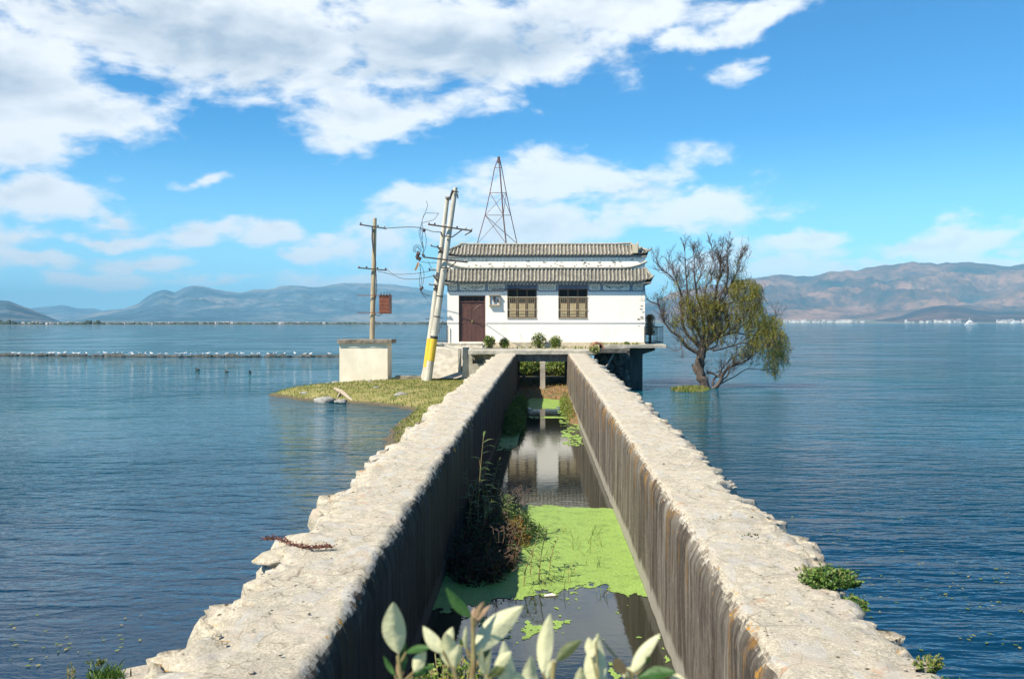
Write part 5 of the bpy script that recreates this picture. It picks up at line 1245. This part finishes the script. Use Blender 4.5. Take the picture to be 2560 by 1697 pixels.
# ------------------------------------------------------------------ plants on the walls
def ferny(name, label, c, rx, ry, rz, n, m, ls=.03):
    r = empty(name, c, label, 'plant'); mb = MB(); st = MB(); C_ = Vector(c)
    for k in range(n//14):
        a = R.uniform(0, 6.28); q = math.sqrt(R.random()); e = C_+Vector((math.cos(a)*rx*q, math.sin(a)*ry*q, rz*(1-.6*q*q)*R.uniform(.5, 1.15))); b0 = C_+Vector((math.cos(a)*rx*q*.5, math.sin(a)*ry*q*.5, -.02)); st.tube([b0, lerp(b0, e, .6)+Vector((0, 0, .01)), e], .0025, 3, False)
        for i in range(14):
            p = lerp(b0, e, R.uniform(.35, 1.05)); u = Vector((R.gauss(0, 1), R.gauss(0, 1), R.gauss(.4, .6))).normalized()*ls*R.uniform(.5, 1.2); v = u.orthogonal().normalized()*ls*.25; mb.add([p, p+u*.5+v, p+u, p+u*.5-v], [(0, 1, 2, 3)])
    st.build('stem', m_stem, r); mb.build('foliage', m, r)
def ontop(dx, dy, s):
    z = 1.5
    for _ in range(4): p = gd(dx, dy, z); z = prof(TOP, p.y)
    return p
p = ontop(1918, 1345, 1); ferny('wall_plant', 'bushy green plant hanging over the outer edge of the right wall', (p.x, p.y, p.z-.02), .24, .2, .13, 2600, m_green, .035)
p = ontop(1990, 1370, 1); ferny('wall_plant', 'trailing sprig below the bushy plant on the right wall', (p.x-.04, p.y, p.z-.12), .1, .12, .1, 500, m_green, .035)
p = ontop(2140, 1520, 1); ferny('wall_plant', 'upper brown and yellow flowered weed at the lower right wall edge', (p.x, p.y, p.z-.08), .12, .1, .12, 600, m_bush, .022)
p = ontop(2175, 1565, 1); ferny('wall_plant', 'green weed on the outer edge at the bottom right corner of the wall', (p.x, p.y, p.z-.1), .16, .12, .1, 900, m_green, .025)
p = ontop(1735, 1240, 1); ferny('wall_plant', 'small dark tuft on the outer edge of the right wall', (p.x+.02, p.y, p.z-.05), .15, .12, .07, 350, m_dry, .03)
p = ontop(1862, 1318, 1); ferny('wall_plant', 'tiny brown green moss tuft left of the bushy wall plant', (p.x, p.y, p.z), .1, .08, .04, 300, m_bush, .02)
# red creeper on left wall
r_ = [ontop(x, y, -1) for x, y in ((610, 1253), (640, 1252), (670, 1262), (690, 1270), (720, 1273), (745, 1271), (768, 1271))]
mb = MB(); L2 = [Vector((p.x, p.y, p.z+.03)) for p in r_]; mb.tube(L2, .006, 5)
for i in range(len(L2)-1):
    for k in range(110 if i != 2 else 60):
        p = lerp(L2[i], L2[i+1], R.random())+Vector((R.gauss(0, .012), R.gauss(0, .025), abs(R.gauss(0, .012)))); u = Vector((R.gauss(0, 1), R.gauss(0, 1), R.gauss(0, .6))).normalized()*.018; v = u.orthogonal().normalized()*.006; mb.add([p, p+u*.5+v, p+u, p+u*.5-v], [(0, 1, 2, 3)])
tag(mb.build('dry_creeper', leafmat('red_brown_creeper', [(0, (.07, .02, .015)), (.5, (.16, .06, .04)), (1, (.24, .12, .08))], .8, .1)), 'dried red brown creeper lying across the left canal wall', 'creeper')
# bottom-left ledge and weeds
mb = MB(); a = gd(165, 1568, 1.25); b_ = gd(300, 1535, 1.25); n = 24; rows = []
for i in range(n+1):
    t = i/n; y = lerp(4.4, b_.y+.12, t); xo_ = prof([(4.4, -3.35), (a.y, a.x), (b_.y, b_.x), (b_.y+.12, b_.x+.3)], y)+.03*fbm(y*3, 1.)
    rows.append([(-2.1, y, 1.25), (xo_+.08, y, 1.25+.01*fbm(y*4, 2)), (xo_, y, 1.19), (xo_-.05, y, .6), (xo_-.1, y, -.3), (-2.1, y, -.3)])
vs = [v for q in rows for v in q]; fs = []
for i in range(n):
    for k in range(5): q = i*6+k; fs.append((q, q+1, q+7, q+6))
fs.append(tuple(n*6+k for k in range(6))); mb.add(vs, fs); tag(mb.build('side_ledge', m_wall), 'low pale concrete ledge outside the left wall at the bottom left corner', 'ledge')
p = gd(245, 1560, 1.26); mb = MB()
for k in range(160): blade(mb, (p.x+R.gauss(0, .05), p.y+R.gauss(0, .05), 1.25), R.uniform(.03, .09), .012, 1.2)
tag(mb.build('grass_tuft', m_green), 'small green grass tuft on the ledge at bottom left', 'grass', kind='stuff')
p = gd(165, 1555, 1.2); ferny('dry_water_weed', 'thin dry weed stalk before the dark water at the bottom left', (p.x-.02, p.y, 1.12), .05, .05, .2, 80, m_grass, .02)
p = gd(100, 1566, 1.2); ferny('leafy_weed', 'small leafy weed cut by the bottom left edge', (p.x, p.y, 1.08), .07, .06, .06, 60, m_green, .03)
p = gd(190, 1530, 1.2); ferny('ledge_weed', 'low brown weed on the tip of the bottom left ledge', (p.x+.1, p.y, 1.2), .07, .05, .03, 150, m_bush, .018)
# ground where the photographer stands
mb = MB(); nx, ny = 24, 16
for j in range(ny+1):
    for i in range(nx+1): x = lerp(-6, 6, i/nx); y = lerp(-8, 3.0, j/ny); mb.v.append((x, y, 1.75*sstep(3.0, 1.6, y)*sstep(6, 3.5, abs(x))-.2*(1-sstep(3.0, 1.6, y))+.05*fbm(x, y)))
for j in range(ny):
    for i in range(nx): a = j*(nx+1)+i; mb.f.append((a, a+1, a+nx+2, a+nx+1)); mb.mi.append(0)
tag(mb.build('shore_ground', m_bank, smooth=True), kind='structure')
# ------------------------------------------------------------------ foreground shrub
DS = 1.1
def F1(cx, cy, D=DS): return at(900+cx*.3593, 1380+cy*.3593, D)
def bigl(mb, a, b_, wd, curl=.12, twist=0., D=DS, depth=.0):
    A = F1(*a, D); B = F1(*b_, D+depth); L = (B-A).length; t = (B-A).normalized(); view = (A-Vector((0, 0, CZ))).normalized()
    s_ = t.cross(view).normalized(); nrm = s_.cross(t).normalized(); s_ = (s_*math.cos(twist)+nrm*math.sin(twist)).normalized(); nrm = s_.cross(t).normalized()
    W_ = wd*.3593/F*D/2; nu, nv = 12, 6; o = len(mb.v)
    for i in range(nu+1):
        u = i/nu; wv_ = W_*(math.sin(math.pi*u**.82)**.8 if 0 < u < 1 else .02); c = A+t*L*u+nrm*L*curl*math.sin(math.pi*u)+s_*L*.04*math.sin(math.pi*u)
        for k in range(nv+1):
            v = k/nv*2-1; mb.v.append(tuple(c+s_*wv_*v+nrm*(abs(v)*wv_*.32+.004*math.sin(u*14+k)*wv_*8)))
    for i in range(nu):
        for k in range(nv): q = o+i*(nv+1)+k; mb.f.append((q, q+1, q+nv+2, q+nv+1)); mb.mi.append(mb.cur)
sprigs = [
 ('leftmost silvery leaved shrub sprig with one tall pale leaf', [((265, 720), (275, 1100))], [((268, 705), (232, 345), 165, 0), ((300, 830), (318, 620), 55, 1), ((375, 830), (458, 685), 90, 0), ((320, 695), (500, 662), 52, 1), ((370, 862), (525, 788), 55, 1), ((245, 855), (162, 715), 38, 1), ((270, 870), (300, 700), 40, 3)]),
 ('second sprig from the left with a fan of three pale leaves', [((650, 810), (700, 1100))], [((580, 700), (438, 512), 95, 0), ((575, 680), (645, 520), 80, 0), ((655, 815), (600, 560), 135, 0), ((655, 800), (690, 640), 90, 0)]),
 ('tallest sprig with a bent green leaf and a tan bud', [((785, 450), (760, 1100))], [((775, 450), (598, 242), 85, 1), ((800, 470), (865, 345), 45, 3), ((805, 480), (908, 365), 34, 3), ((790, 470), (800, 380), 36, 3), ((795, 520), (840, 450), 32, 3), ((800, 690), (1135, 372), 170, 0), ((740, 680), (738, 510), 38, 0), ((740, 650), (690, 600), 40, 1), ((830, 760), (900, 640), 90, 2)]),
 ('middle sprig with forked narrow pale leaves', [((880, 850), (900, 1100))], [((872, 860), (850, 655), 42, 0), ((885, 850), (915, 680), 36, 0), ((930, 830), (1055, 690), 75, 0), ((1060, 1000), (1000, 612), 135, 0), ((900, 870), (1010, 800), 70, 2), ((1130, 1000), (1100, 830), 110, 0)]),
 ('sprig with a long upright pale leaf over the canal water', [((1350, 760), (1290, 1100))], [((1270, 840), (1325, 425), 115, 0), ((1368, 752), (1545, 608), 82, 2), ((1215, 1000), (1192, 718), 115, 0), ((1300, 890), (1350, 740), 55, 0), ((1345, 860), (1365, 740), 34, 0)]),
 ('broad leaved pale sprig right of the long upright leaf', [((1660, 900), (1660, 1100))], [((1665, 1020), (1650, 575), 165, 0), ((1615, 730), (1590, 590), 80, 0), ((1545, 1000), (1540, 795), 90, 0), ((1640, 620), (1665, 575), 40, 0)]),
 ('rightmost sprig with one slanting pale leaf before the right wall', [((1890, 830), (1850, 1100))], [((1885, 840), (2090, 565), 88, 0), ((1850, 850), (1770, 735), 85, 3), ((1840, 880), (1900, 800), 80, 0), ((1930, 870), (2200, 830), 95, 1), ((1900, 850), (1990, 700), 50, 1), ((1800, 740), (1680, 600), 14, 1), ((2150, 900), (2270, 900), 90, 0), ((1990, 780), (2020, 720), 30, 1)])]
sh = empty('silvery_shrub', (F1(1200, 900).x, DS, 1.75), 'pale silvery leaved shrub rising across the bottom centre foreground', 'shrub')
bm_ = [m_pale, m_lgreen, m_olive, m_bud]
for lb, stems, lvs in sprigs:
    D = DS+R.uniform(-.06, .1); mb = MB()
    for a, b_ in stems:
        A = F1(*a, D); B = F1(*b_, D); mb.tube([A, lerp(A, B, .5)+Vector((.003, 0, 0)), B, Vector((lerp(B.x, sh.location.x, .4), D+.05, 2.4)), Vector((lerp(B.x, sh.location.x, .8), D, 1.6))], [.0022, .0032, .004, .006, .008], 6)
        for (la, lb_, w_, c_) in lvs:
            q = F1(*la, D); t = max(0, min(1, (la[1]-a[1]+70)/(b_[1]-a[1]))); mb.tube([q, lerp(q, lerp(A, B, t), .6)-Vector((0, 0, .003)), lerp(A, B, t)], .0013, 5)
    mb.build('stem', m_stem, sh)
    for i, (la, lb_, w_, c_) in enumerate(lvs):
        mb = MB(); bigl(mb, la, lb_, w_, R.uniform(-.08, .1), R.uniform(-.35, .35), D, R.uniform(-.02, .02)); ob = mb.build('leaf', bm_[c_], sh, smooth=True)
        at_ = ob.data.attributes.new('uvl', 'FLOAT_VECTOR', 'POINT')
        at_.data.foreach_set('vector', [q for i_ in range(13) for k_ in range(7) for q in (i_/12, k_/3-1, R.random()*0+i*.37)])
# ferny weeds behind the shrub
p = F1(640, 1000, 3.3); ferny('undergrowth_weed', 'yellow green feathery weed with reddish stalks behind the pale shrub', (p.x, 3.3, p.z-.1), .17, .15, .25, 2600, m_bush, .022)
# ------------------------------------------------------------------ haze
mb = MB(); mb.box(-17500, 17500, -400, 18800, -6, 560); hz_ = mb.build('haze', None)
m = bpy.data.materials.new('air'); m.use_nodes = True; nt = m.node_tree; nt.nodes.remove(nt.nodes['Principled BSDF'])
v = nt.nodes.new('ShaderNodeVolumePrincipled'); v.inputs['Color'].default_value = (.36, .74, 1, 1); v.inputs['Density'].default_value = 0.95e-4; v.inputs['Anisotropy'].default_value = -.35
nt.links.new(v.outputs[0], nt.nodes['Material Output'].inputs['Volume']); hz_.data.materials.clear(); hz_.data.materials.append(m); hz_['kind'] = 'stuff'
